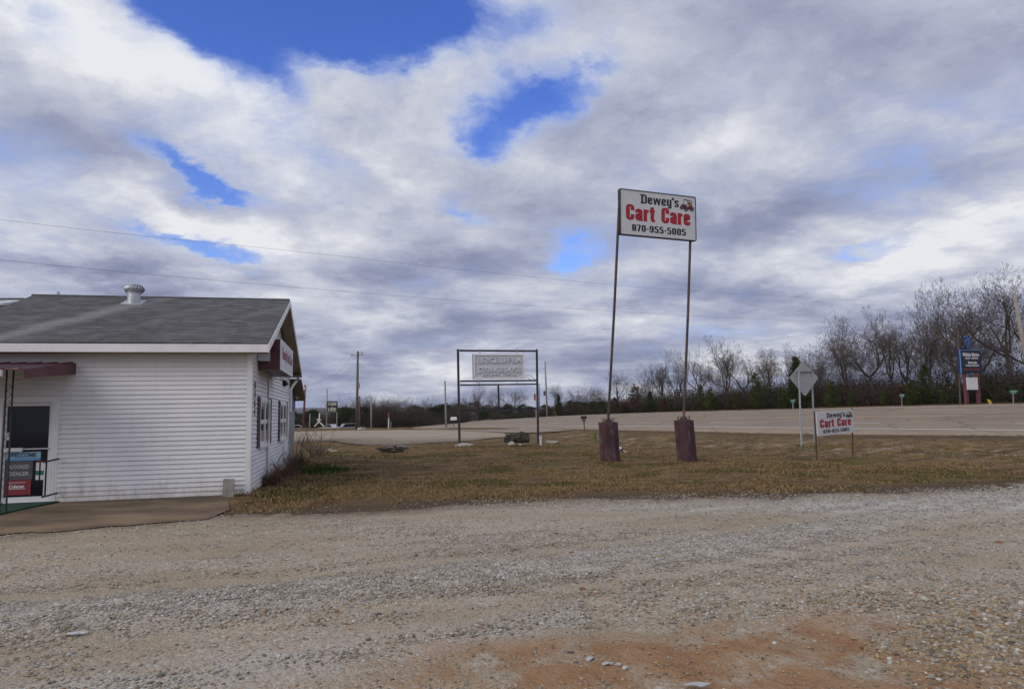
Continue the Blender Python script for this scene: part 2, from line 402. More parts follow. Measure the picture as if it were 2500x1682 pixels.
# ------------------------------------------------------------------ mesh building
ORG = {}
class MB:
    def __init__(s): s.v = []; s.f = []; s.mi = []
    def add(s, vs, fs, mi=0):
        b = len(s.v); s.v.extend([tuple(float(c) for c in p) for p in vs])
        s.f.extend([tuple(b + i for i in f) for f in fs]); s.mi.extend([mi] * len(fs)); return s
    def box(s, c, ax, ay, az, mi=0):
        """box with half-axis vectors"""
        c, ax, ay, az = (np.asarray(q, float) for q in (c, ax, ay, az))
        if np.dot(np.cross(ax, ay), az) < 0: ax = -ax
        vs = [c + i * ax + j * ay + k * az for k in (-1, 1) for j in (-1, 1) for i in (-1, 1)]
        return s.add(vs, [(0, 2, 3, 1), (4, 5, 7, 6), (0, 1, 5, 4), (2, 6, 7, 3), (0, 4, 6, 2), (1, 3, 7, 5)], mi)
    def abox(s, x0, x1, y0, y1, z0, z1, mi=0):
        return s.box(((x0 + x1) / 2, (y0 + y1) / 2, (z0 + z1) / 2), ((x1 - x0) / 2, 0, 0), (0, (y1 - y0) / 2, 0), (0, 0, (z1 - z0) / 2), mi)
    def bar(s, p, q, w, h=None, up=(0, 0, 1), mi=0):
        """square bar from p to q"""
        p, q = np.asarray(p, float), np.asarray(q, float); h = h or w
        d = q - p; L = np.linalg.norm(d); d /= L
        up = np.asarray(up, float)
        if abs(d @ up) > .98: up = np.array([0, 1.0, 0])
        sd = np.cross(d, up); sd /= np.linalg.norm(sd); u2 = np.cross(sd, d)
        return s.box((p + q) / 2, d * L / 2, sd * w / 2, u2 * h / 2, mi)
    def tube(s, pts, rad, n=8, cap=True, mi=0):
        pts = [np.asarray(p, float) for p in pts]
        rad = [rad] * len(pts) if np.isscalar(rad) else rad
        vs = []; ref = None
        for i, p in enumerate(pts):
            d = pts[min(i + 1, len(pts) - 1)] - pts[max(i - 1, 0)]; d = d / (np.linalg.norm(d) + 1e-12)
            if ref is None:
                ref = np.array([1.0, 0, 0]) if abs(d[0]) < .8 else np.array([0, 1.0, 0])
            a = np.cross(d, ref); a /= np.linalg.norm(a); b = np.cross(d, a); ref = -b if False else np.cross(a, d)
            for k in range(n):
                t = 2 * math.pi * k / n
                vs.append(p + rad[i] * (math.cos(t) * a + math.sin(t) * b))
        fs = []
        for i in range(len(pts) - 1):
            for k in range(n):
                k2 = (k + 1) % n
                fs.append((i * n + k, i * n + k2, (i + 1) * n + k2, (i + 1) * n + k))
        if cap:
            fs.append(tuple(reversed(range(n)))); fs.append(tuple((len(pts) - 1) * n + k for k in range(n)))
        return s.add(vs, fs, mi)
    def prism(s, poly, ext, mi=0):
        """flat polygon swept by vector ext"""
        poly = [np.asarray(p, float) for p in poly]; ext = np.asarray(ext, float); n = len(poly)
        vs = poly + [p + ext for p in poly]
        fs = [tuple(reversed(range(n))), tuple(range(n, 2 * n))] + [(i, (i + 1) % n, n + (i + 1) % n, n + i) for i in range(n)]
        return s.add(vs, fs, mi)
    def mesh(s, name, mats, org=(0, 0, 0), smooth=False):
        me = bpy.data.meshes.new(name)
        o = np.asarray(org, float)
        me.from_pydata([tuple(np.asarray(p) - o) for p in s.v], [], s.f)
        for m_ in (mats if isinstance(mats, (list, tuple)) else [mats]): me.materials.append(m_)
        if len(set(s.mi)) > 1: me.polygons.foreach_set('material_index', s.mi)
        bm = bmesh.new(); bm.from_mesh(me); bmesh.ops.recalc_face_normals(bm, faces=bm.faces[:]); bm.to_mesh(me); bm.free()
        if smooth: me.polygons.foreach_set('use_smooth', [True] * len(me.polygons))
        me.update()
        return me

def tag(o, label=None, cat=None, group=None, kind=None):
    for k, v in (('label', label), ('category', cat), ('group', group), ('kind', kind)):
        if v: o[k] = v
    return o
def link(name, me, parent=None, loc=(0, 0, 0)):
    o = bpy.data.objects.new(name, me); COL.objects.link(o)
    o.location = tuple(float(c) for c in loc)
    if parent is not None: o.parent = parent
    return o
def thing(name, label, cat, loc=(0, 0, 0), group=None, rotz=0.0):
    o = bpy.data.objects.new(name, None); COL.objects.link(o)
    o.location = tuple(float(c) for c in loc); o.rotation_euler = (0, 0, rotz); o.empty_display_size = .2
    tag(o, label, cat, group); ORG[o.name] = np.asarray(loc, float)
    return o
def part(name, mb, mats, parent, label=None, smooth=False):
    """mb holds world coordinates; the part hangs under a thing (or a part of one)"""
    root = parent
    while root.parent is not None: root = root.parent
    org = ORG.get(root.name, np.zeros(3))
    o = link(name, mb.mesh(name, mats, org, smooth), parent)
    if label: o['label'] = label
    return o
def solo(name, mb, mats, label, cat, group=None, org=None, smooth=False, kind=None):
    """a thing that is one mesh"""
    org = np.asarray(org, float) if org is not None else np.array([np.mean([p[0] for p in mb.v]), np.mean([p[1] for p in mb.v]), min(p[2] for p in mb.v)])
    o = link(name, mb.mesh(name, mats, org, smooth), None, org); ORG[o.name] = org
    return tag(o, label, cat, group, kind)
def np_mesh(name, verts, faces, mats, attrs=None, smooth=False):
    """large mesh from arrays; faces is (n,3) or (n,4)"""
    me = bpy.data.meshes.new(name)
    verts = np.asarray(verts, np.float32); faces = np.asarray(faces, np.int32); k = faces.shape[1]
    me.vertices.add(len(verts)); me.vertices.foreach_set('co', verts.ravel())
    me.loops.add(faces.size); me.loops.foreach_set('vertex_index', faces.ravel())
    me.polygons.add(len(faces)); me.polygons.foreach_set('loop_start', np.arange(0, faces.size, k, dtype=np.int32))
    me.polygons.foreach_set('loop_total', np.full(len(faces), k, np.int32))
    if smooth: me.polygons.foreach_set('use_smooth', np.ones(len(faces), bool))
    me.update(calc_edges=True)
    for m_ in (mats if isinstance(mats, (list, tuple)) else [mats]): me.materials.append(m_)
    for an, (typ, data) in (attrs or {}).items():
        at = me.attributes.new(an, typ, 'POINT')
        at.data.foreach_set('color' if 'COLOR' in typ else 'vector', np.asarray(data, np.float32).ravel())
    me.validate()
    return me
def copy_tree(o, parent=None):
    c = o.copy(); COL.objects.link(c)
    if parent is not None: c.parent = parent
    for ch in o.children: copy_tree(ch, c)
    return c

def vnoise(x, y, scale, seed=0):
    """smooth value noise 0..1 on arrays"""
    x = np.asarray(x) * scale + seed * 17.31; y = np.asarray(y) * scale - seed * 9.17
    xi, yi = np.floor(x).astype(np.int64), np.floor(y).astype(np.int64); fx, fy = x - xi, y - yi
    fx, fy = fx * fx * (3 - 2 * fx), fy * fy * (3 - 2 * fy)
    def h(a, b):
        n = (a * 374761393 + b * 668265263 + seed * 974711) & 0x7fffffff
        n = ((n ^ (n >> 13)) * 1274126177) & 0x7fffffff
        return ((n ^ (n >> 16)) & 0xffff) / 65535.0
    return (h(xi, yi) * (1 - fx) + h(xi + 1, yi) * fx) * (1 - fy) + (h(xi, yi + 1) * (1 - fx) + h(xi + 1, yi + 1) * fx) * fy
def fnoise(x, y, scale, seed=0, oct=4):
    a, t, w = 0, 0, 1.0
    for k in range(oct):
        a = a + w * vnoise(x, y, scale * 2 ** k, seed + k); t += w; w *= .5
    return a / t

def text_mesh(body, bold=0.0, extrude=0.002, space=1.0, res=3):
    cu = bpy.data.curves.new('lettering', 'FONT'); cu.body = body; cu.offset = bold; cu.extrude = extrude
    cu.space_character = space; cu.resolution_u = res
    ob = bpy.data.objects.new('lettering', cu); COL.objects.link(ob)
    dg = bpy.context.evaluated_depsgraph_get()
    me = bpy.data.meshes.new_from_object(ob.evaluated_get(dg))
    bpy.data.objects.remove(ob); bpy.data.curves.remove(cu)
    v = np.zeros(len(me.vertices) * 3); me.vertices.foreach_get('co', v)
    return me, v.reshape(-1, 3)
def lettering(name, body, m_, parent, o, ax, ay, x0, x1, y0, y1, bold=0.02, space=1.0, mirror=False, depth=.004, lift=.002, label=None):
    """text fitted into the rectangle x0..x1, y0..y1 of the plane o + x*ax + y*ay"""
    me, v = text_mesh(body, bold, .01, space)
    lo, hi = v.min(0), v.max(0)
    fx = (v[:, 0] - lo[0]) / (hi[0] - lo[0]); fy = (v[:, 1] - lo[1]) / (hi[1] - lo[1]); fz = (v[:, 2] - lo[2]) / (hi[2] - lo[2] + 1e-9)
    if mirror: fx = 1 - fx
    o, ax, ay = (np.asarray(q, float) for q in (o, ax, ay)); az = np.cross(ax, ay)
    P = o + np.outer(x0 + fx * (x1 - x0), ax) + np.outer(y0 + fy * (y1 - y0), ay) + np.outer(lift + fz * depth, az)
    root = parent
    while root.parent is not None: root = root.parent
    P = P - ORG.get(root.name, np.zeros(3))
    me.vertices.foreach_set('co', P.astype(np.float32).ravel()); me.name = name
    if mirror: me.flip_normals()
    me.materials.clear(); me.materials.append(m_); me.update()
    ob = link(name, me, parent)
    if label: ob['label'] = label
    return ob

# heavy condensed sign lettering: each glyph is one or more ribbons on a unit cap height
def rounded(pts, r, closed=False, n=4):
    P = [np.array(p, float) for p in pts]; out = []; m = len(P)
    for i in range(m):
        if not closed and i in (0, m - 1): out.append(P[i]); continue
        a, b, c = P[i - 1], P[i], P[(i + 1) % m]
        da, dc = a - b, c - b; la, lc = np.linalg.norm(da), np.linalg.norm(dc); rr = min(r, la * .48, lc * .48)
        p, q = b + da / la * rr, b + dc / lc * rr
        for t in np.linspace(0, 1, n): out.append((1 - t) ** 2 * p + 2 * t * (1 - t) * b + t * t * q)
    return out
def glyph(ch, wd, tv, th):
    l, r_, t, b, m, xh = tv / 2, wd - tv / 2, 1 - th / 2, th / 2, wd / 2, .76
    x = xh - th / 2; R_ = .16
    G_ = {'C': [([(r_, .62), (r_, t), (l, t), (l, b), (r_, b), (r_, .38)], R_, 0)],
          'D': [([(l, 0), (l, 1)], 0, 0), ([(l, t), (r_, t), (r_, b), (l, b)], R_, 0)],
          'a': [([(r_, 0), (r_, x), (l, x), (l, .52)], .12, 0), ([(r_, .43), (l, .40), (l, b), (r_, b)], .11, 0)],
          'r': [([(l, 0), (l, xh)], 0, 0), ([(l, .50), (l + .06, x - .03), (wd, x - .03)], .1, 0)],
          't': [([(m, .94), (m, b), (wd, b)], .1, 0), ([(0, x), (wd, x)], 0, 0)],
          'e': [([(l, .39), (r_, .39), (r_, x), (l, x), (l, b), (r_, b), (r_, .25)], .12, 0)],
          'w': [([(l, xh), (l + .10, 0)], 0, 0), ([(l + .10, 0), (m, xh)], 0, 0), ([(m, xh), (r_ - .10, 0)], 0, 0), ([(r_ - .10, 0), (r_, xh)], 0, 0)],
          'y': [([(l, xh), (l, b), (r_, b)], .1, 0), ([(r_, xh), (r_, -.24 + b), (l - .04, -.24 + b)], .1, 0)],
          "'": [([(m, 1), (m, .72)], 0, 0)],
          's': [([(r_, .55), (r_, x), (l, x), (l, .43), (r_, .34), (r_, b), (l, b), (l, .22)], .10, 0)],
          '8': [([(l, .51), (l, t), (r_, t), (r_, .51)], R_, 1), ([(l, .49), (r_, .49), (r_, b), (l, b)], R_, 1)],
          '7': [([(0, t), (r_ + .04, t)], 0, 0), ([(r_ + .02, t), (m - .06, 0)], 0, 0)],
          '0': [([(l, b), (r_, b), (r_, t), (l, t)], R_, 1)],
          '9': [([(l, .44), (r_, .44), (r_, t), (l, t)], R_, 1), ([(r_, .70), (r_, b), (l, b), (l, .24)], R_, 0)],
          '5': [([(r_ + .05, t), (l, t), (l, .56), (r_, .56), (r_, b), (l, b), (l, .24)], .11, 0)],
          '-': [([(0, .44), (wd, .44)], 0, 0)]}
    return G_[ch]
GW = {'C': .52, 'D': .56, 'a': .46, 'r': .34, 't': .34, 'e': .47, 'w': .74, 'y': .48, "'": .16, 's': .45, '8': .5, '7': .44, '0': .5, '9': .5, '5': .5, '-': .26}
def block_letters(name, body, m_, parent, o, ax, ay, x0, x1, y0, y1, tv=.19, th=.15, gap=.07, lift=.002, slab=False):
    """y0..y1 is the cap height (descenders hang below)"""
    o, ax, ay = (np.asarray(q, float) for q in (o, ax, ay)); az = np.cross(ax, ay)
    tot = sum(GW[c] for c in body) + gap * (len(body) - 1); kx, ky = (x1 - x0) / tot, (y1 - y0); cur = 0.0; mb = MB(); layer = 0
    for ch in body:
        wd = GW[ch]; tt = tv * (.8 if ch == 'w' else 1)
        strokes = glyph(ch, wd, tt, th)
        if slab and ch == 'D': strokes = strokes + [([(-.07, 1 - th / 2), (tt * .6, 1 - th / 2)], 0, 0), ([(-.07, th / 2), (tt * .6, th / 2)], 0, 0)]
        for pts, rad_, closed in strokes:
            P = rounded(pts, rad_, closed) if rad_ else [np.array(p, float) for p in pts]; n = len(P); vs = []
            for i in range(n):
                if closed: d = P[(i + 1) % n] - P[i - 1]
                else: d = P[min(i + 1, n - 1)] - P[max(i - 1, 0)]
                d = d / (np.linalg.norm(d) + 1e-9)
                n_ = np.array([-d[1] * tt / 2, d[0] * th / 2])
                if abs(d[0]) > .02 and abs(d[1]) > .02 and ch in 'w7' : n_ = np.array([-np.sign(d[1]) * tt / 2, 0])
                for sg in (1, -1): vs.append(P[i] + sg * n_)
            layer += 1
            W_ = [o + ax * (x0 + (cur + v[0]) * kx) + ay * (y0 + v[1] * ky) + az * (lift + .00025 * (layer % 3)) for v in vs]
            k_ = n if closed else n - 1
            mb.add(W_, [(2 * i, 2 * i + 1, 2 * ((i + 1) % n) + 1, 2 * ((i + 1) % n)) for i in range(k_)])
        cur += wd + gap
    return part(name, mb, m_, parent)

# ------------------------------------------------------------------ the lie of the land
def catmull(P, n):
    P = np.asarray(P, float); Q = np.vstack([2 * P[0] - P[1], P, 2 * P[-1] - P[-2]]); out = []
    for i in range(len(P) - 1):
        a, b, c, d = Q[i:i + 4]
        for t in np.linspace(0, 1, n, endpoint=False):
            out.append(.5 * ((2 * b) + (c - a) * t + (2 * a - 5 * b + 4 * c - d) * t * t + (-a + 3 * b - 3 * c + d) * t ** 3))
    out.append(P[-1]); return np.array(out)
NEAR = [flat(2500, 1068.5, .40), flat(2150, 1061.5, .42), flat(1850, 1056, .45), flat(1513, 1049, .45), flat(1290, 1045.5, .30),
        flat(1122, 1043.5, .05), un(1039, 1046.5, 118), un(975, 1041.8, 175)]
d0 = NEAR[0] - NEAR[1]; d0 /= np.linalg.norm(d0)
NEAR = [NEAR[0] + d0 * 110 + np.array([8, 14, .5]), NEAR[0] + d0 * 40 + np.array([1, 2, .1])] + NEAR
NEAR.append(NEAR[-1] + np.array([-18, 70, -5.0]))
NEAR = np.array(NEAR, float)
_cl = np.r_[0, np.cumsum(np.linalg.norm(np.diff(NEAR[:, :2], axis=0), axis=1))]
_ss = np.arange(0, _cl[-1], 2.5)
NEAR = np.stack([np.interp(_ss, _cl, NEAR[:, k]) for k in range(3)], 1)
for _ in range(14):                                     # a smooth curve through the surveyed points
    NEAR[1:-1] = .25 * NEAR[:-2] + .5 * NEAR[1:-1] + .25 * NEAR[2:]
_t = np.gradient(NEAR[:, :2], axis=0); _t /= np.linalg.norm(_t, axis=1)[:, None]
NRM = np.stack([_t[:, 1], -_t[:, 0]], 1)
NRM *= np.sign(NRM[:, 1:2] + NRM[:, 0:1])
ROADW = 20.0
FARpx = np.array([(959, 1040.3), (1039, 1036), (1126, 1029.8), (1250, 1023), (1350, 1016.8), (1600, 1008), (1850, 1002.4), (2150, 994.5), (2500, 987)])
FAR = []
for p, n_ in zip(NEAR, NRM):
    q = p[:2] + n_ * ROADW
    px = proj((q[0], q[1], .6))[0]
    if q[1] > 1 and 900 < px < 2600:
        py = np.interp(px, FARpx[:, 0], FARpx[:, 1]); z = un(px, py, q[1])[2]
    else: z = None
    FAR.append([q[0], q[1], z])
zk = [k for k, f_ in enumerate(FAR) if f_[2] is not None]
for k, f_ in enumerate(FAR):
    if f_[2] is None: f_[2] = FAR[zk[0]][2] if k < zk[0] else FAR[zk[-1]][2] + (NEAR[k][2] - NEAR[zk[-1]][2])
FAR = np.array(FAR, float)

anch = []
for x_ in np.arange(-24, 25, 8):
    for y_ in (-12, -2, 5, 12, 19):
        anch.append((x_, y_, 0.0))
for p in ((-12, 26, 0), (-4, 26, 0), (4, 27, 0), (-14, 34, 0.0), (0, 33, 0), (8, 31, .05), (-6, 40, .05), (-3, 37, .1), (1.5, 38, .0)): anch.append(p)
for k in range(0, len(NEAR), 4):
    anch.append(tuple(NEAR[k])); anch.append(tuple(FAR[k]))
    q = FAR[k][:2] + NRM[k] * 25; anch.append((q[0], q[1], FAR[k][2] + (.4 if FAR[k][0] > 0 else -.6)))
for px, py, Y in ((650, 1046, 82), (760, 1045, 86), (880, 1044, 90), (660, 1058, 66), (820, 1055, 70), (960, 1051, 78), (800, 1078, 43), (960, 1087, 38), (700, 1080, 43)):
    anch.append(tuple(un(px, py, Y)))
for x_, y_, z_ in ((-60, 100, -1.5), (-40, 125, -4), (-90, 140, -6), (-20, 150, -3), (-70, 60, .5), (-60, 20, 0.5), (-70, -20, 0), (60, -30, 0), (90, 10, 1.5), (110, 60, 3), (80, 110, 2.5), (40, 150, 1.5), (0, 220, -3)):
    anch.append((x_, y_, z_))
anch = np.array(anch)
_d = np.linalg.norm(anch[:, None, :2] - anch[None, :, :2], axis=2)
_K = np.where(_d > 0, _d ** 2 * np.log(_d + 1e-9), 0) + np.eye(len(anch)) * 2.0
_Pm = np.c_[np.ones(len(anch)), anch[:, :2]]
_A = np.block([[_K, _Pm], [_Pm.T, np.zeros((3, 3))]])
_wt = np.linalg.solve(_A, np.r_[anch[:, 2], 0, 0, 0])
def gz(x, y):
    x, y = np.broadcast_arrays(np.asarray(x, float), np.asarray(y, float)); sh = x.shape; x, y = x.ravel(), y.ravel()
    out = np.empty(len(x))
    for i in range(0, len(x), 20000):
        d = np.hypot(x[i:i + 20000, None] - anch[None, :, 0], y[i:i + 20000, None] - anch[None, :, 1])
        out[i:i + 20000] = np.where(d > 0, d ** 2 * np.log(d + 1e-9), 0) @ _wt[:-3] + _wt[-3] + _wt[-2] * x[i:i + 20000] + _wt[-1] * y[i:i + 20000]
    r = np.hypot(x, y)
    k = np.clip((r - 130) / 170, 0, 1); k = k * k * (3 - 2 * k)
    far = np.clip(np.where(x > 0, 1.5, -7) + 0 * x, -9, 4)
    far = -6 + 8 * np.clip((x + 20) / 80, 0, 1)
    out = np.clip(out, -12, 6) * (1 - k) + far * k
    return out.reshape(sh)
def g1(x, y): return float(gz(np.array([x]), np.array([y]))[0])
def on_ground(px, py, y0=3.0, y1=240.0):
    """where a sight line meets the land"""
    Y = np.geomspace(y0, y1, 500); d = ray(px, py); P = CAM + np.outer(Y / d[1], d)
    h = P[:, 2] - gz(P[:, 0], P[:, 1])
    k = np.argmax(h < 0) if (h < 0).any() else len(Y) - 1
    if k == 0: return P[0]
    t = h[k - 1] / (h[k - 1] - h[k] + 1e-12); p = P[k - 1] + (P[k] - P[k - 1]) * np.clip(t, 0, 1)
    return p
def at(px, Y, dz=0.0):
    """ground point below picture column px at distance Y"""
    x = un(px, 1000, Y)[0]; return np.array([x, Y, g1(x, Y) + dz])

# gravel lot: its far edge as a line on the ground
GE = np.array([flat(*p, 0)[:2] for p in ((-260, 1326), (0, 1306), (140, 1296), (268, 1284), (536, 1264), (700, 1257), (911, 1250), (1080, 1236), (1250, 1228), (1518, 1220), (1786, 1216), (2108, 1205), (2500, 1193), (2900, 1180))])
GE = np.vstack([[-26, GE[0][1] - 2], GE, [30, GE[-1][1] + .5]])
o_ = np.argsort(GE[:, 0]); GE = GE[o_]
def gravel_edge(x): return np.interp(x, GE[:, 0], GE[:, 1])
def road_dist(x, y):
    """signed metres beyond the near road edge"""
    x, y = np.asarray(x, float), np.asarray(y, float); out = np.full(x.shape, 1e9); sg = np.zeros(x.shape)
    for k in range(0, len(NEAR), 2):
        d = np.hypot(x - NEAR[k, 0], y - NEAR[k, 1]); s_ = (x - NEAR[k, 0]) * NRM[k, 0] + (y - NEAR[k, 1]) * NRM[k, 1]
        better = d < out; out = np.where(better, d, out); sg = np.where(better, s_, sg)
    return sg
GREEN = on_ground(778, 1150)

def lumps(x, y):
    rd = road_dist(x, y)
    rough = np.clip(1 - np.abs(rd + 6) / 9, 0, 1)
    drive = np.clip((FPX * x / np.maximum(y, 1) - 50) / 70, 0, 1)
    drive = np.where(y > 31, drive, 1.0)                   # the side drive is graded flat
    return (fnoise(x, y, .9, 3) - .5) * (.07 + .30 * rough) * drive

og = lambda L: [on_ground(*p) for p in L]
DRIVE_A = og([(560, 1057), (650, 1055), (760, 1053), (880, 1051), (980, 1049.5), (1065, 1049.5), (1122, 1051.5), (1178, 1054.5), (1230, 1058)])
DRIVE_B = og([(560, 1086), (650, 1082), (720, 1079), (800, 1077), (880, 1087), (960, 1087), (1040, 1083), (1130, 1077), (1240, 1067)])
APRON_A = og([(1296, 1045.5), (1230, 1049), (1140, 1050), (1065, 1048.2), (1000, 1047.5)])
APRON_B = og([(1400, 1051.5), (1310, 1057), (1240, 1057.5), (1122, 1052), (1065, 1050)])
SUNK = [DRIVE_A + DRIVE_B[::-1], APRON_A + APRON_B[::-1]]
def inside(poly, X, Y):
    c = np.zeros(X.shape, bool); P = np.asarray(poly)[:, :2]
    for (x0, y0), (x1, y1) in zip(P, np.roll(P, -1, 0)):
        if y0 != y1: c ^= ((Y < y0) != (Y < y1)) & (X < (x1 - x0) * (Y - y0) / (y1 - y0) + x0)
    return c
def build_ground():
    xs = np.unique(np.r_[np.linspace(-900, -60, 22), np.linspace(-60, -16, 90), np.linspace(-16, 28, 190), np.linspace(28, 90, 140), np.linspace(90, 900, 22)])
    ys = np.unique(np.r_[np.linspace(-200, -10, 16), np.linspace(-10, 11, 40), np.linspace(11, 36, 130), np.linspace(36, 100, 110), np.linspace(100, 260, 40), np.linspace(260, 1500, 24)])
    X, Y = np.meshgrid(xs, ys); Z = gz(X, Y)
    rd = road_dist(X, Y)
    edge = Y - gravel_edge(X)
    near = np.hypot(X, Y) < 130
    lawn = (edge > .2) & (rd < -1) & near
    Z = Z + np.where(lawn, lumps(X, Y) * np.clip(edge / 3, 0, 1) * np.clip((-rd - 1) / 3, 0, 1), 0)
    Z = np.where((edge < -.25) & near & (np.abs(X) < 29) & (Y > -15), Z - .14, Z)
    Z = np.where((rd > .2) & (rd < ROADW - .2) & (np.hypot(X, Y) < 300), Z - .30, Z)
    for poly in SUNK: Z = np.where(inside(poly, X, Y), Z - .03, Z)
    soil = np.clip(1.35 - edge / 1.7, 0, 1) * (edge > -1)
    soil = np.maximum(soil, np.clip(1 - np.abs(rd + .9) / 1.2, 0, 1) * .9)
    litter = np.clip(1 - np.abs(rd + 5.5) / 5.5, 0, 1) * (X > -6)
    green = np.exp(-(((X - GREEN[0]) / 1.1) ** 2 + ((Y - GREEN[1]) / 2.2) ** 2) ** 2)
    z_ = np.stack([soil, litter, green, np.ones_like(soil)], -1).reshape(-1, 4)
    ny, nx = X.shape; i = np.arange(ny * nx).reshape(ny, nx)
    F_ = np.stack([i[:-1, :-1], i[:-1, 1:], i[1:, 1:], i[1:, :-1]], -1).reshape(-1, 4)
    me = np_mesh('ground', np.stack([X, Y, Z], -1).reshape(-1, 3), F_, M['lawn'], {'zone': ('FLOAT_COLOR', z_)}, True)
    tag(link('ground', me), 'brown winter lawn with olive patches between the gravel lot and the highway', kind='structure')
build_ground()

CLAY = flat(1640, 1650, 0); CLAY2 = flat(2250, 1640, 0); CLAY3 = flat(1930, 1545, 0); CLAY4 = flat(1330, 1610, 0)
def gravel_zone(x, y):
    edge = gravel_edge(x) - y
    soil = np.clip(1 - edge / .9, 0, 1)
    xx = (x + 1) / 12
    c = gravel_edge(x) - (.9 + .10 * np.clip(x, -4, 12))                       # pale band behind the edge, widening to the right
    pale = np.exp(-((y - c) / (.5 + .06 * np.clip(x, 0, 12))) ** 2) * np.clip((x + 1) / 6, 0, 1) * 1.0
    c2 = 7.6 + .42 * x + .02 * x * x; pale = np.maximum(pale, .75 * np.exp(-((y - c2) / .55) ** 2))
    c3 = 5.6 + .42 * x; pale = np.maximum(pale, .6 * np.exp(-((y - c3) / .30) ** 2) * (x < .6))
    clay = np.exp(-(((x - CLAY[0]) / 1.5) ** 2 + ((y - CLAY[1]) / .62) ** 2)) + .8 * np.exp(-(((x - CLAY2[0] + .3) / 1.6) ** 2 + ((y - CLAY2[1]) / .55) ** 2))
    clay = clay + .85 * np.exp(-(((x - CLAY3[0]) / 1.1) ** 2 + ((y - CLAY3[1] - .25 * (x - CLAY3[0])) / .34) ** 2)) + .6 * np.exp(-(((x - CLAY4[0]) / .8) ** 2 + ((y - CLAY4[1]) / .35) ** 2))
    return soil, pale, np.clip(clay * 1.25, 0, 1)
def gravel_relief(x, y):
    v = np.clip(gravel_edge(x) - y, 0, 1)
    c2 = 7.6 + .42 * x + .02 * x * x; c3 = 5.6 + .42 * x
    rut = sum(-.030 * np.exp(-((y - c2 - d) / .22) ** 2) for d in (-1.0, .95, 2.7)) + .022 * np.exp(-((y - c2) / .5) ** 2) + .02 * np.exp(-((y - c3) / .35) ** 2) * (x < .6)
    hole = sum(-d_ * np.exp(-(((x - hx) / hr) ** 2 + ((y - hy) / (hr * .8)) ** 2)) for hx, hy, hr, d_ in ((1.35, 4.55, .35, .045), (2.4, 4.7, .28, .03), (-2.6, 9.0, .6, .03), (5.2, 9.4, .7, .03), (-5.5, 7.6, .5, .03)))
    return v * ((fnoise(x, y, 1.1, 9) - .5) * .07 + (fnoise(x, y, 4.5, 19) - .5) * .018 + rut + hole)
def build_gravel():
    u = np.arange(-20, 26.01, .09)
    jag = (fnoise(u, u * 0, 1.3, 5, 5) - .5) * 1.25 + (rng.random(len(u)) - .5) * .12
    v = np.r_[0, np.geomspace(.06, 1, 16), np.linspace(1.25, 26, 80)]
    U, V = np.meshgrid(u, v)
    Y = gravel_edge(U) + jag[None, :] * np.exp(-V * 1.2) - V
    Z = gz(U, Y) + .008 + gravel_relief(U, Y)
    s, p, c = gravel_zone(U, Y); s = np.clip(1 - V / .9, 0, 1)
    ny, nx = U.shape; i = np.arange(ny * nx).reshape(ny, nx)
    F_ = np.stack([i[:-1, :-1], i[1:, :-1], i[1:, 1:], i[:-1, 1:]], -1).reshape(-1, 4)
    me = np_mesh('gravel_lot', np.stack([U, Y, Z], -1).reshape(-1, 3), F_, M['gravel'], {'zone': ('FLOAT_COLOR', np.stack([s, p, c, s * 0 + 1], -1).reshape(-1, 4))}, True)
    tag(link('gravel_lot', me), 'wide gravel parking lot with grey stone, tan dust and red clay patches', kind='structure')
build_gravel()

def strip(name, A, B, m_, label, lift, na=60, nb=10, jit=.0, attr=None):
    """sheet on the ground between two lines of points"""
    def res(L, n):
        L = np.asarray(L, float)[:, :2]; s_ = np.r_[0, np.cumsum(np.linalg.norm(np.diff(L, axis=0), axis=1))]; t = np.linspace(0, s_[-1], n)
        return np.stack([np.interp(t, s_, L[:, 0]), np.interp(t, s_, L[:, 1])], 1)
    a, b = res(A, na), res(B, na)
    if jit: a = a + (rng.random(a.shape) - .5) * jit; b = b + (rng.random(b.shape) - .5) * jit
    t = np.linspace(0, 1, nb)[:, None, None]; P = a[None] * (1 - t) + b[None] * t
    Z = gz(P[..., 0], P[..., 1]) + lumps(P[..., 0], P[..., 1]) * 0 + lift
    V = np.concatenate([P, Z[..., None]], -1).reshape(-1, 3); i = np.arange(na * nb).reshape(nb, na)
    F_ = np.stack([i[:-1, :-1], i[1:, :-1], i[1:, 1:], i[:-1, 1:]], -1).reshape(-1, 4)
    me = np_mesh(name, V, F_, m_, attr(V) if attr else None, True)
    o = tag(link(name, me), label, kind='structure')
    bm = bmesh.new(); bm.from_mesh(me); bmesh.ops.recalc_face_normals(bm, faces=bm.faces[:])
    if sum(f.normal.z for f in bm.faces) < 0: bmesh.ops.reverse_faces(bm, faces=bm.faces[:])
    bm.to_mesh(me); bm.free()
    return o
zero = lambda V: {'zone': ('FLOAT_COLOR', np.c_[np.zeros(len(V)), np.full(len(V), .0), np.zeros(len(V)), np.ones(len(V))])}
def ragged(pts, amp, seed):
    P = np.asarray(pts, float)[:, :2]; s_ = np.r_[0, np.cumsum(np.linalg.norm(np.diff(P, axis=0), axis=1))]; t = np.linspace(0, s_[-1], 160)
    q = np.stack([np.interp(t, s_, P[:, 0]), np.interp(t, s_, P[:, 1])], 1)
    q[:, 1] += (fnoise(t, t * 0, 1.6 if amp < 1 else .45, seed, 5) - .5) * amp; return q
strip('gravel_drive', DRIVE_A, ragged(DRIVE_B, 3.2, 11), M['gravel'], 'pale gravel side drive curving in from the highway behind the sign frame', .022, 160, 24, 0, lambda V: {'zone': ('FLOAT_COLOR', np.c_[np.repeat(np.clip((np.linspace(0, 1, 24) - .72) / .28, 0, 1), 160), np.zeros(len(V)), np.zeros(len(V)), np.ones(len(V))])})
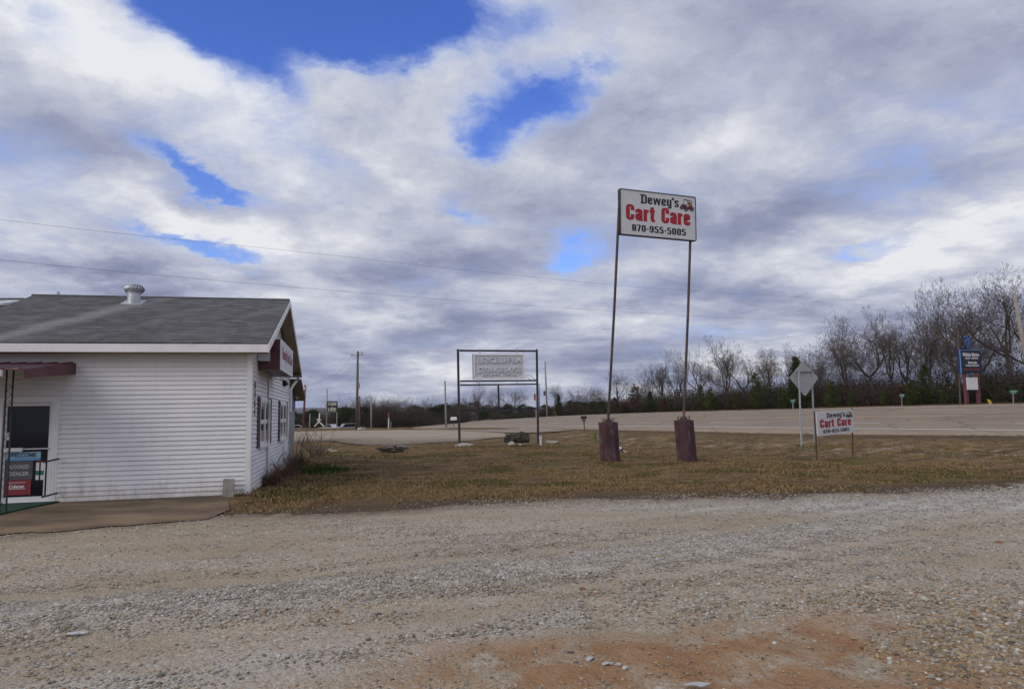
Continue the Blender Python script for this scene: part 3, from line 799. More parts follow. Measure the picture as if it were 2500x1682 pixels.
strip('paved_apron', APRON_A, APRON_B, M['asphalt'], 'paved apron joining the gravel drive to the highway', .045, 40, 8)
strip('dirt_apron', ragged([flat(-60, 1245, 0), flat(124, 1221, 0), flat(400, 1208, 0), flat(530, 1204, 0), flat(556, 1218, 0)], .02, 3),
      ragged([flat(-60, 1315, 0), flat(140, 1299, 0), flat(300, 1284, 0), flat(505, 1270, 0), flat(562, 1246, 0)], .55, 4), M['dirt'], 'bare brown dirt strip in front of the white shop wall', .022, 160, 16, 0)

def build_road():
    tt = np.linspace(0, 1, 21); P = NEAR[None] * (1 - tt[:, None, None]) + FAR[None] * tt[:, None, None]
    P = P.copy(); P[..., 2] += .04
    wheel = np.zeros_like(tt)
    for c in (.17, .25, .35, .43, .60, .68, .77, .86): wheel = np.maximum(wheel, np.exp(-((tt - c) / .03) ** 2))
    n = len(NEAR); i = np.arange(n * len(tt)).reshape(len(tt), n)
    F_ = np.stack([i[:-1, :-1], i[1:, :-1], i[1:, 1:], i[:-1, 1:]], -1).reshape(-1, 4)
    a = np.repeat(wheel[:, None], n, 1).ravel(); V = P.reshape(-1, 3)
    # a pavement edge of real thickness
    low = NEAR.copy(); low[:, 2] -= .16; low[:, :2] -= NRM * .12; b = len(V)
    V = np.vstack([V, low]); k = np.arange(n - 1)
    F_ = np.vstack([F_, np.stack([b + k, k, k + 1, b + k + 1], 1)])
    a = np.r_[a, np.zeros(n)]
    me = np_mesh('road', V, F_, M['asphalt'], {'lane': ('FLOAT_COLOR', np.stack([a, a, a, a * 0 + 1], 1))}, False)
    bm = bmesh.new(); bm.from_mesh(me); bmesh.ops.recalc_face_normals(bm, faces=bm.faces[:])
    if sum(f.normal.z for f in bm.faces) < 0: bmesh.ops.reverse_faces(bm, faces=bm.faces[:])
    bm.to_mesh(me); bm.free()
    road = tag(link('road', me), 'wide tan highway with white lane dashes curving away to the left', kind='structure')
    L = np.r_[0, np.cumsum(np.linalg.norm(np.diff(NEAR[:, :2], axis=0), axis=1))]
    def S(s_, t):
        p = np.array([np.interp(s_, L, NEAR[:, c]) for c in range(3)]); q = np.array([np.interp(s_, L, FAR[:, c]) for c in range(3)])
        return p * (1 - t) + q * t + np.array([0, 0, .052])
    def line(name, t0, t1, s0, s1, m_, step=2.0):
        mb = MB(); ss = np.arange(s0, s1, step); ss = np.r_[ss, s1]
        for a_, b_ in zip(ss[:-1], ss[1:]): mb.add([S(a_, t0), S(a_, t1), S(b_, t1), S(b_, t0)], [(0, 1, 2, 3)])
        return link(name, mb.mesh(name, m_), road)
    white = mat('road_white', (.74, .72, .68), .7, var=.15, scale=3)
    yel = mat('road_yellow', (.42, .26, .06), .7, var=.3, scale=3)
    sr = [k for k in range(len(NEAR)) if NEAR[k][1] > 5][0]
    s0 = L[sr] - 6; s1 = L[-8]
    line('edge_line', .115, .125, s0, s1, white); line('edge_line', .955, .965, s0, s1, white)
    line('turn_lane_line', .43, .436, s0, s1, yel); line('turn_lane_line', .575, .581, s0, s1, yel)
    for t in (.27, .76):
        s_ = s0
        while s_ < s1 - 4:
            line('lane_dash', t, t + .007, s_, s_ + 3.2, white); s_ += 9.6
build_road()

# ------------------------------------------------------------------ distant hills
def ridge(name, label, Y, pts, m_, depth):
    """a long hill: its skyline as (px, py) seen from here, built as a rounded ridge at its own distance"""
    x = np.linspace(pts[0][0], pts[-1][0], 90); y = np.interp(x, [p[0] for p in pts], [p[1] for p in pts])
    top = np.array([un(a, b, Y) for a, b in zip(x, y)]); top[:, 2] += (fnoise(x, x * 0, .03, 2) - .5) * Y * .0035
    rows = []
    for k, (f_, o_) in enumerate(((0, -1.0), (.45, -.6), (.8, -.3), (.96, -.1), (1, 0), (.9, .3), (0, 1.0))):
        r_ = top.copy(); r_[:, 1] += o_ * depth; r_[:, 2] = -20 + (top[:, 2] + 20) * f_; rows.append(r_)
    V = np.array(rows); n = len(x); i = np.arange(V.shape[0] * n).reshape(V.shape[0], n)
    F_ = np.stack([i[:-1, :-1], i[:-1, 1:], i[1:, 1:], i[1:, :-1]], -1).reshape(-1, 4)
    tag(link(name, np_mesh(name, V.reshape(-1, 3), F_, m_, None, True)), label, kind='structure')
M['hill'] = mat('wooded_hill', (.052, .050, .050), 1.0, var=.3, scale=.02)
ridge('hills', 'low blue wooded ridge on the horizon', 3000, [(300, 1010), (600, 1003), (700, 998), (745, 995.5), (800, 997), (900, 995), (1000, 994), (1100, 993), (1180, 996), (1300, 993), (1500, 992), (1800, 990), (2700, 985)], M['hill'], 500)
ridge('hills', 'nearer brown wooded slope below the blue ridge', 1300, [(300, 1022), (640, 1016), (760, 1015), (860, 1008), (1000, 1002), (1200, 1000), (1500, 998), (2700, 992)], M['hill'], 200)

# ------------------------------------------------------------------ the shop
TH = .23
HC = np.array([-5.93, 15.48, 0.0])                     # front right corner
HU = np.array([-math.cos(TH), -math.sin(TH), 0.0])     # along the side wall, to the left
HV = np.array([-math.sin(TH), math.cos(TH), 0.0])      # along the gable wall, away from the camera
UP = np.array([0, 0, 1.0])
def H(s, w, z): return HC + s * HU + w * HV + z * UP
HL, HWID, ZW, ZE, ZR, OE, OR = 6.0, 9.43, 3.20, 3.36, 5.17, .41, .40
shop = thing('shop_building', 'white vinyl sided shop with grey shingle roof and maroon shutters', 'shop', H(0, 0, 0))
def hbox(mb, s0, s1, w0, w1, z0, z1, mi=0):
    return mb.box(H((s0 + s1) / 2, (w0 + w1) / 2, (z0 + z1) / 2), HU * (s1 - s0) / 2, HV * (w1 - w0) / 2, UP * (z1 - z0) / 2, mi)
DS0, DS1, DZ = 3.97, 4.89, 2.12                        # door opening
mb = MB()
hbox(mb, .02, DS0, .02, HWID, .02, ZW); hbox(mb, DS1, HL - .02, .02, HWID, .02, ZW); hbox(mb, DS0, DS1, .02, HWID, DZ, ZW); hbox(mb, DS0, DS1, .16, HWID, .02, DZ)
mb.prism([H(.02, .02, ZW), H(.02, HWID - .02, ZW), H(.02, HWID / 2, ZR - .10)], HU * (HL - .04))
part('wall', mb, mat('sheathing', (.5, .5, .52), .8), shop)
# siding courses: each board leans out at its foot
COURSE = .1016
def board(a, b, out, z, h=COURSE):
    """siding board between wall points a and b (at height 0), its face turned to out"""
    d = (b - a) * 1.0
    pts = [a + UP * (z + h) + out * .004, a + UP * (z + .016) + out * .026, a + UP * z + out * .018, a + UP * z, a + UP * (z + h)]
    return MB().prism(pts, d)
base_me = {}
def siding(a, b, out, z, key):
    if key is not None and key in base_me:
        o = link('siding_board', base_me[key][0], shop, UP * (z - base_me[key][1] + random.uniform(-.0015, .0015)) + out * random.uniform(-.002, .0025))
    else:
        o = part('siding_board', board(a, b, out, z), M['siding'], shop)
        if key is not None: base_me[key] = (o.data, z)
    return o
nc = int(ZW / COURSE)
for k in range(nc):
    z = .02 + k * COURSE
    if z < DZ + .13:
        jn = 1.1 + .55 * ((k * 2) % 5)                  # staggered end joints between lengths of siding
        siding(H(.09, 0, 0), H(jn - .002, 0, 0), -HV, z, 'right%d' % ((k * 2) % 5)); siding(H(jn + .002, 0, 0), H(DS0 - .12, 0, 0), -HV, z, 'mid%d' % ((k * 2) % 5)); siding(H(DS1 + .12, 0, 0), H(HL, 0, 0), -HV, z, 'left')
    else:
        jn = 1.6 + .8 * (k % 4)
        siding(H(.09, 0, 0), H(jn - .002, 0, 0), -HV, z, 'over%d' % (k % 4)); siding(H(jn + .002, 0, 0), H(HL, 0, 0), -HV, z, 'end%d' % (k % 4))
    siding(H(0, .09, 0), H(0, HWID - .09, 0), -HU, z, 'gable')
k = nc
while True:
    z = .02 + k * COURSE; half = (HWID / 2) * (ZR - .12 - z - COURSE) / (ZR - .12 - ZW)
    if half < .15: break
    siding(H(0, HWID / 2 - half, 0), H(0, HWID / 2 + half, 0), -HU, z, None); k += 1
# corner posts
for w0, w1 in ((-.022, .088), (HWID - .088, HWID + .022)):
    mb = MB(); hbox(mb, -.024, .0, w0, w1, .0, ZW + .1)
    if w0 < 0: hbox(mb, .0, .088, -.024, -.001, .0, ZW + .1)
    part('corner_trim', mb, M['trim'], shop)
mb = MB(); hbox(mb, -.002, HL, .0, .019, -.10, .018); hbox(mb, .0, .019, .02, HWID, -.10, .018)
part('foundation', mb, mat('dark_block', (.06, .055, .05), .9, var=.2), shop)
mb = MB(); hbox(mb, .09, HL, -.015, -.001, nc * COURSE + .02, ZW + .1)
part('frieze_board', mb, mat('stained_frieze', (.42, .33, .22), .8, var=.25, scale=2), shop)
# roof: two slabs with real shingle courses, rakes, fascias and soffits
SL = (ZR - ZE) / (HWID / 2 + OE)
def roof_z(w): return ZR - SL * abs(w - HWID / 2)
for side in (0, 1):
    rows = 34; mb = MB(); uvs = []; run = HWID / 2 + OE + .03
    for r_ in range(rows):
        d0, d1 = run * r_ / rows, run * (r_ + 1) / rows
        def pt(s_, d, up):
            w = HWID / 2 - d if side == 0 else HWID / 2 + d
            return H(s_, w, ZR - SL * d + up)
        nseg = 26
        ss = np.linspace(-OR, HL + OR, nseg + 1)
        for a_, b_ in zip(ss[:-1], ss[1:]):
            j = random.uniform(-.003, .003)
            vs = [pt(a_, d0 - .012, .012), pt(b_, d0 - .012, .012), pt(b_, d1, .021 + j), pt(a_, d1, .021 + j), pt(a_, d1, .004), pt(b_, d1, .004)]
            mb.add(vs, [(0, 1, 2, 3), (3, 2, 5, 4)])
            uvs += [(a_, d0, 0), (b_, d0, 0), (b_, d1, 0), (a_, d1, 0), (a_, d1, 0), (b_, d1, 0)]
    o = part('shingles', mb, M['shingle'], shop)
    at_ = o.data.attributes.new('uvs', 'FLOAT_VECTOR', 'POINT'); at_.data.foreach_set('vector', np.asarray(uvs, np.float32).ravel())
    o['kind'] = 'stuff'
    w_e = -OE if side == 0 else HWID + OE; sg = -1 if side == 0 else 1
    mb = MB(); mb.prism([H(-OR + .012, w_e, ZE), H(-OR + .012, HWID / 2, ZR), H(-OR + .012, HWID / 2, ZR - .09), H(-OR + .012, w_e, ZE - .09)], HU * (HL + 2 * OR - .024))
    part('roof_deck', mb, mat('deck_edge', (.035, .033, .035), .9), shop)
    mb = MB(); mb.prism([H(-OR, w_e + sg * .022, ZE - .022), H(-OR, w_e + sg * .022, ZE - .20), H(-OR, w_e + sg * .001, ZE - .20), H(-OR, w_e + sg * .001, ZE - .022)], HU * (HL + 2 * OR))
    part('fascia', mb, M['trim'], shop)
    for s_ in (-OR - .002, HL + OR + .022):
        mb = MB(); mb.prism([H(s_, w_e + sg * .024, ZE - .012), H(s_, HWID / 2, ZR - .006), H(s_, HWID / 2, ZR - .17), H(s_, w_e + sg * .024, ZE - .205)], -HU * .022)
        part('rake_board', mb, M['trim'], shop)
    mb = MB(); mb.prism([H(-OR + .02, w_e + sg * .0, ZE - .20), H(-OR + .02, 0 if side == 0 else HWID, ZE - .20), H(-OR + .02, 0 if side == 0 else HWID, ZE - .185), H(-OR + .02, w_e, ZE - .185)], HU * (HL + 2 * OR - .04))
    part('soffit', mb, M['soffit'], shop)
    # soffit strips under the rake overhang
    for q in range(16):
        d0, d1 = run * q / 16, run * (q + .94) / 16; wq = lambda d: HWID / 2 + (d if side else -d)
        mb = MB(); mb.prism([H(-OR + .022, wq(d0), ZR - SL * d0 - .115), H(-OR + .022, wq(d1), ZR - SL * d1 - .115), H(-OR + .022, wq(d1), ZR - SL * d1 - .10), H(-OR + .022, wq(d0), ZR - SL * d0 - .10)], HU * (OR - .045))
        part('soffit_strip', mb, M['soffit'], shop)
mb = MB(); mb.tube([H(-OR, HWID / 2, ZR + .012), H(HL + OR, HWID / 2, ZR + .012)], .05, 6); part('ridge_cap', mb, mat('ridge_grey', (.10, .10, .11), .9, var=.2), shop)
# turbine vent
vb = H(3.62, HWID / 2 - .75, roof_z(HWID / 2 - .75))
mb = MB(); mb.tube([vb - UP * .1, vb + UP * .25], .165, 20); mb.tube([vb + UP * .25, vb + UP * .27], .18, 20)
mb.box(vb + UP * .02, HU * .26, (HV + UP * SL) * .26, UP * .012)
vent = part('turbine_vent', mb, M['galv'], shop, smooth=False)
for k in range(20):
    a = 2 * math.pi * k / 20; pts = []
    for q in range(6):
        t = q / 5; aa = a + t * .55; rr = .16 + .10 * math.sin(math.pi * (t * .82 + .12)); zz = .28 + .21 * t
        pts.append(vb + np.array([rr * math.cos(aa), rr * math.sin(aa), zz]))
    mb = MB()
    for p, q in zip(pts[:-1], pts[1:]):
        c = vb + UP * p[2] * 0; tg = np.array([-(p - vb)[1], (p - vb)[0], 0]); tg = tg / np.linalg.norm(tg) * .030
        inn = -(p - vb) * np.array([1, 1, 0]); inn = inn / np.linalg.norm(inn) * .02
        mb.add([p - tg, p + tg + inn, q + tg + inn, q - tg], [(0, 1, 2, 3)])
    part('vane', mb, M['galv'], vent)
mb = MB(); mb.tube([vb + UP * .475, vb + UP * .515, vb + UP * .53], [.20, .13, .02], 20); part('vent_cap', mb, M['galv'], vent, smooth=True)
mb = MB(); mb.tube([vb + UP * .28, vb + UP * .48], .10, 12); part('vent_throat', mb, mat('vent_dark', (.03, .03, .03), .8), vent)
pp = H(5.95, HWID / 2 + .5, roof_z(HWID / 2 + .5)); mb = MB(); mb.tube([pp - UP * .1, pp + UP * .40], .045, 10); part('vent_pipe', mb, M['galv'], shop)

# windows with shutters on the gable wall
def gable_window(w0, w1, z0, z1):
    sw = .36; mb = MB()
    a, b = w0 + sw + .02, w1 - sw - .02
    def gb(mb_, wa, wb, za, zb, o0, o1): return hbox(mb_, -o1, -o0, wa, wb, za, zb)
    gb(mb, a, a + .07, z0, z1, .012, .055); gb(mb, b - .07, b, z0, z1, .012, .055); gb(mb, a + .07, b - .07, z1 - .08, z1, .012, .055); gb(mb, a + .07, b - .07, z0, z0 + .07, .012, .055)
    mid = (a + b) / 2; gb(mb, mid - .06, mid + .06, z0 + .07, z1 - .08, .012, .052)
    win = part('window', mb, M['trim'], shop)
    mb = MB(); gb(mb, a - .05, b + .05, z0 - .06, z0 - .004, .012, .09); part('sill', mb, M['trim'], win)
    zm = (z0 + z1) / 2
    for p, q in ((a + .072, mid - .062), (mid + .062, b - .072)):
        for za, zb, o_ in ((z0 + .072, zm - .025, .022), (zm + .025, z1 - .082, .026)):
            mb = MB(); gb(mb, p + .035, q - .035, za + .03, zb - .03, o_, o_ + .004); part('pane', mb, M['glass'], win)
            mb = MB(); gb(mb, p, p + .035, za, zb, o_, o_ + .018); gb(mb, q - .035, q, za, zb, o_, o_ + .018); gb(mb, p + .035, q - .035, za, za + .03, o_, o_ + .018); gb(mb, p + .035, q - .035, zb - .03, zb, o_, o_ + .018)
            part('sash', mb, M['trim'], win)
        mb = MB(); gb(mb, p, q, zm - .025, zm + .025, .02, .048); part('meeting_rail', mb, M['trim'], win)
    for p in (w0, w1 - sw):
        mb = MB(); gb(mb, p, p + .045, z0 - .03, z1 + .03, .015, .05); gb(mb, p + sw - .045, p + sw, z0 - .03, z1 + .03, .015, .05)
        gb(mb, p + .045, p + sw - .045, z0 - .03, z0 + .04, .015, .05); gb(mb, p + .045, p + sw - .045, z1 - .04, z1 + .03, .015, .05); gb(mb, p + .045, p + sw - .045, zm - .03, zm + .03, .015, .05)
        sh = part('shutter', mb, M['shutter'], shop)
        for q in range(22):
            zz = z0 + .05 + q * (z1 - z0 - .1) / 22
            mb = MB(); mb.box(H(-.032, p + sw / 2, zz + .02), HV * (sw / 2 - .045), (HU * .012 + UP * .022), (HU * .004 - UP * .002)); part('louvre', mb, M['shutter'], sh)
gable_window(.95, 3.70, 1.02, 2.20); gable_window(5.72, 8.48, 1.02, 2.20)
# conduit down the gable wall, junction box, downspout
mb = MB(); mb.tube([H(-.06, 2.72, 2.75), H(-.06, 2.72, .05)], .022, 8); part('conduit', mb, mat('conduit_grey', (.36, .36, .38), .5), shop)
mb = MB(); mb.tube([H(-.30, HWID + .25, 3.12), H(-.14, HWID + .05, 2.86), H(-.07, HWID - .03, 2.72), H(-.07, HWID - .03, 1.9)], .05, 6); part('downspout', mb, M['trim'], shop)
# house numbers, stacked down the corner (digits hard to read)
for k, ch in enumerate('1554'):
    lettering('house_number', ch, M['shutter'], shop, H(-.03, .40, 2.38 - k * .205), -HU * 0 + HV, UP, -.06, .06, 0, .165, .03, depth=.012)
# triangular gable vent
mb = MB(); a_, b_, c_ = H(-.03, HWID / 2 - .42, ZR - .78), H(-.03, HWID / 2 + .42, ZR - .78), H(-.03, HWID / 2, ZR - .45)
for p, q in ((a_, b_), (b_, c_), (c_, a_)): mb.bar(p, q, .05, .08, -HU)
part('gable_vent', mb, M['trim'], shop)
# wall light box on the gable (a thing hung on the wall)
p_, w0_, w1_, z0_, z1_ = .52, .95, 4.15, 2.86, 3.60
wsign = thing('wall_sign', 'white lightbox with faded red lettering in a maroon cabinet on the gable', 'shop sign', H(-p_, (w0_ + w1_) / 2, z0_))
mb = MB(); hbox(mb, -p_, -.06, w0_, w1_, z0_, z1_); part('cabinet', mb, M['maroon'], wsign)
mb = MB(); hbox(mb, -p_ - .03, -p_ - .002, w0_ + .03, w1_ - .03, z0_ + .03, z1_ - .03); part('face', mb, M['sign_white'], wsign)
mb = MB()
for a_ in ((w0_, w1_, z0_, z0_ + .045), (w0_, w1_, z1_ - .045, z1_), (w0_, w0_ + .045, z0_ + .046, z1_ - .046), (w1_ - .045, w1_, z0_ + .046, z1_ - .046)): hbox(mb, -p_ - .036, -p_ - .001, *a_)
part('face_frame', mb, M['trim'], wsign)
lettering('lettering', "Dewey's Cart Care", mat('faded_red', (.34, .10, .12), .6), wsign, H(-p_ - .031, w0_, z0_), HV, UP, .25, 2.95, .20, .60, .02)
fl = H(-.30, 4.25, 2.72)
lamp = thing('flood_lamp', 'small black flood lamp under the far end of the gable lightbox', 'lamp', fl)
mb = MB(); mb.bar(fl + HU * .28 + UP * .1, fl + UP * .06, .03); part('bracket', mb, M['trim'], lamp)
mb = MB(); mb.tube([fl + UP * .05, fl - UP * .02 - HU * .03, fl - UP * .10 - HU * .07], [.04, .07, .09], 10); part('lamp_head', mb, M['black'], lamp)
jb = H(-.2, .80, 3.28); mb = MB(); hbox(mb, -.30, -.03, .74, .90, 3.06, 3.28)
solo('junction_box', mb, M['cabinet'], 'pale grey electrical box on the gable beside the maroon sign cabinet', 'junction box')

# door
mb = MB(); hbox(mb, DS0 - .13, DS0, -.03, .16, .0, DZ + .13); hbox(mb, DS1, DS1 + .13, -.03, .16, .0, DZ + .13); hbox(mb, DS0, DS1, -.03, .16, DZ, DZ + .13); hbox(mb, DS0, DS1, -.03, .10, .0, .03)
part('door_frame', mb, M['trim'], shop)
mb = MB(); hbox(mb, DS0 + .005, DS0 + .065, .03, .075, .035, DZ - .005); hbox(mb, DS1 - .065, DS1 - .005, .03, .075, .035, DZ - .005); hbox(mb, DS0 + .065, DS1 - .065, .03, .075, .035, .16); hbox(mb, DS0 + .065, DS1 - .065, .03, .075, DZ - .07, DZ - .005)
door = part('door', mb, M['trim'], shop)
mb = MB(); hbox(mb, DS0 + .066, DS1 - .066, .048, .056, .161, DZ - .071); part('pane', mb, M['glass'], door)
mb = MB(); mb.tube([H(DS0 + .02, -.02, 1.15), H(DS1 - .02, -.02, 1.15)], .014, 8); hbox(mb, DS0 + .52, DS0 + .86, -.045, -.005, 1.10, 1.18); hbox(mb, DS0 + .03, DS0 + .055, -.02, .03, 1.13, 1.17); hbox(mb, DS1 - .055, DS1 - .03, -.02, .03, 1.13, 1.17)
part('push_bar', mb, M['white_plastic'], door)
DO = lambda z: H(DS0, .046, z)
def sticker(mb_, a_, b_, z0, z1, mi=0): return mb_.box(H(DS0 + (a_ + b_) / 2, .045, (z0 + z1) / 2), HU * (b_ - a_) / 2, HV * .0015, UP * (z1 - z0) / 2, mi)
mb = MB(); sticker(mb, .20, .88, .96, 1.09); sticker(mb, .20, .88, .91, .957, 1); wel = part('welcome_sticker', mb, [mat('pale_cyan', (.30, .50, .62), .5), M['light_blue']], door)
lettering('lettering', 'WELCOME', mat('ink_blue', (.05, .08, .14), .5), wel, H(DS0 + .80, .0425, .98), -HU, UP, 0, .52, 0, .09, .015)
mb = MB(); sticker(mb, .34, .84, .52, .90); po = part('grey_poster', mb, mat('poster_grey', (.10, .09, .10), .5), door)
lettering('lettering', 'AUTHORIZED', mat('poster_text', (.45, .44, .44), .5), po, H(DS0 + .78, .0425, .74), -HU, UP, 0, .38, 0, .085, .03)
lettering('lettering', 'DEALER', MATS['poster_text'], po, H(DS0 + .78, .0425, .60), -HU, UP, .0, .38, 0, .085, .03)
mb = MB(); sticker(mb, .36, .86, .20, .515); pr = part('red_poster', mb, mat('poster_red', (.26, .03, .045), .5), door)
lettering('lettering', 'Coleman', M['print_white'], pr, H(DS0 + .76, .0425, .345), -HU, UP, 0, .28, 0, .075, .03)
mb = MB()
for q in ((-.02, .30, .325, .333), (-.02, .30, .455, .463)): mb.box(H(DS0 + .76 - (q[0] + q[1]) / 2, .043, (q[2] + q[3]) / 2), HU * (q[1] - q[0]) / 2, HV * .001, UP * .005)
part('poster_rule', mb, M['print_white'], pr)
for (a_, b_, z0, z1, mt) in ((.22, .28, .50, .60, 'print_white'), (.22, .28, .61, .68, 'sign_green'), (.22, .28, .69, .86, 'print_white'), (.13, .19, .50, .60, 'print_white'), (.13, .19, .61, .68, 'sign_green'), (.13, .19, .69, .86, 'print_white'), (.12, .28, .865, .885, 'print_red'),
                             (.92, .97, .44, .62, 'print_white'), (.90, .97, .74, .88, 'print_white'), (.78, .86, 1.34, 1.50, 'print_white'), (.90, .98, 1.34, 1.50, 'cabinet'), (.90, .96, 1.22, 1.27, 'print_white')):
    mb = MB(); sticker(mb, a_, b_, z0, z1); part('sticker', mb, M[mt], door)

# awning over the door on a wrought iron post
aw = thing('awning', 'maroon ribbed metal awning over the shop door', 'awning', H(3.6, -1.2, 2.5))
A0, A1, AO, AZ0, AZ1 = 3.57, 6.6, 2.35, 2.95, 2.67
mb = MB(); mb.prism([H(A0, -.02, AZ0), H(A0, -AO, AZ1), H(A0, -AO, AZ1 - .02), H(A0, -.02, AZ0 - .02)], HU * (A1 - A0)); part('panel', mb, M['maroon'], aw)
for k in range(11):
    s_ = A0 + .03 + k * .295; mb = MB(); mb.prism([H(s_, -.025, AZ0 + .001), H(s_ + .02, -.025, AZ0 + .035), H(s_ + .05, -.025, AZ0 + .035), H(s_ + .07, -.025, AZ0 + .001)], -HV * (AO - .03) + UP * (AZ1 - AZ0)); part('rib', mb, M['maroon'], aw)
mb = MB(); mb.prism([H(A0 - .002, -.02, AZ0 - .01), H(A0 - .002, -AO - .02, AZ1 - .01), H(A0 - .002, -AO - .02, AZ1 - .17), H(A0 - .002, -.02, AZ0 - .24)], -HU * .012); part('side_panel', mb, M['maroon'], aw)
mb = MB(); hbox(mb, A0 + .33, A1, -AO - .11, -AO - .021, AZ1 - .13, AZ1 - .02); part('gutter', mb, M['trim'], aw)
PO = 1.74
post = thing('porch_post', 'black wrought iron lattice post holding up the maroon awning', 'porch post', H(4.03, -PO, 0))
ps = 4.00
for k, s_ in enumerate((ps, ps + .11)):
    mb = MB(); b_ = H(s_, -PO, 0); mb.bar(H(s_, -PO, -.02), H(s_, -PO, AZ0 + (AZ1 - AZ0) * PO / AO - .02), .022); part('upright', mb, M['black'], post)
for k in range(15):
    z = .18 + k * .15; mb = MB(); pts = []
    for q in range(9):
        t = q / 8; pts.append(H(ps + .055 + .038 * math.sin(2 * math.pi * t), -PO, z + .13 * t))
    mb.tube(pts, .004, 5); part('scroll', mb, M['black'], post)
rail = thing('iron_railing', 'short black iron railing with white balusters right of the shop door', 'railing', H(3.86, -.25, 0))
mb = MB(); mb.bar(H(3.80, -.04, .93), H(3.86, -.60, .90), .03); mb.bar(H(3.80, -.04, .22), H(3.86, -.60, .20), .03); part('rail', mb, M['black'], rail)
for k in range(5):
    t = .08 + k * .21; mb = MB(); mb.bar(H(3.80 + .06 * t, -.04 - .56 * t, .225), H(3.80 + .06 * t, -.04 - .56 * t, .915), .016); part('baluster', mb, M['white_plastic'], rail)
mb = MB(); mb.prism([H(3.75, -.05, .0), H(6.0, -.05, .0), H(6.0, -2.5, 0), H(4.10, -2.5, 0), H(4.0, -1.2, 0)], UP * .055)
solo('door_mat', mb, M['carpet'], 'green turf carpet on the step below the shop door', 'door mat')
cb = H(.40, -.30, 0); mb = MB()
mb.prism([cb + np.array([-.125, 0, -.05]), cb + np.array([.12, .02, -.05]), cb + np.array([.125, .02, .385]), cb + np.array([-.10, 0, .395])], np.array([-.03, .11, 0]))
solo('concrete_block', mb, M['concrete'], 'upright grey concrete block leaning at the front corner of the white shop', 'concrete block')

# rear extension of the shop
ext = thing('rear_annex', 'grey corrugated annex with blue band behind the white gable wall', 'annex', H(0, HWID + 1, 0))
EW = 11.75
mb = MB(); hbox(mb, .02, 5.5, HWID + .01, EW, 0, 2.35); part('wall', mb, mat('annex_inner', (.3, .31, .32), .7), ext)
mb = MB()
n_ = 16
for k in range(n_):
    wa = HWID + .03 + (EW - HWID - .05) * k / n_; wb = HWID + .03 + (EW - HWID - .05) * (k + .6) / n_
    hbox(mb, -.03, .018, wa, wb, .05, 1.98)
part('corrugated_sheet', mb, M['corr'], ext)
mb = MB(); hbox(mb, -.05, .018, HWID + .03, EW, 1.985, 2.75); part('blue_band', mb, mat('band_blue', (.03, .05, .22), .5), ext)
mb = MB(); mb.prism([H(-OR, HWID + OE + .03, 3.10), H(-OR, EW + .35, 2.46), H(-OR, EW + .35, 2.38), H(-OR, HWID + OE + .03, 3.02)], HU * 6); part('roof', mb, mat('annex_roof', (.12, .10, .10), .8), ext)
mb = MB(); mb.prism([H(-OR + .02, HWID + .05, 3.10), H(-OR + .02, EW + .33, 2.37), H(-OR + .02, EW + .33, 2.35), H(-OR + .02, HWID + .05, 3.08)], HU * .4); part('soffit', mb, M['soffit'], ext)
mb = MB(); mb.tube([H(-.06, EW - .35, 2.52), H(-.16, EW - .35, 2.42)], [.03, .06], 8); part('lamp_head', mb, mat('lamp_glass', (.75, .75, .5), .3), ext)

# metal building behind
mbd = thing('metal_building', 'tall pale metal roofed building behind the left end of the shop', 'building', (-27, 36, 0))
rr_ = un(60, 732, 34); zr_ = rr_[2]; xr_ = rr_[0]
mb = MB(); mb.abox(xr_ - 14, xr_ - .2, 29, 39, 0, zr_ - 1.4); part('wall', mb, M['corr'], mbd)
mb = MB(); mb.prism([(xr_, 28.6, zr_ - 1.5), (xr_, 34, zr_), (xr_, 39.4, zr_ - 1.5), (xr_, 39.4, zr_ - 1.6), (xr_, 34, zr_ - .12), (xr_, 28.6, zr_ - 1.6)], (-14.5, -1.0, 0)); rf = part('roof', mb, M['roof_metal'], mbd)
mb = MB(); mb.tube([(xr_, 34, zr_ + .02), (xr_ - 14.5, 33, zr_ + .02)], .08, 6); part('ridge_cap', mb, mat('ridge_dark', (.05, .05, .06), .6), rf)
for k in range(12):
    xx = xr_ - .6 - k * 1.15; mb = MB(); mb.bar((xx, 28.8, zr_ - 1.42), (xx, 33.6, zr_ - .08), .05, .05); part('seam', mb, M['roof_metal'], rf)

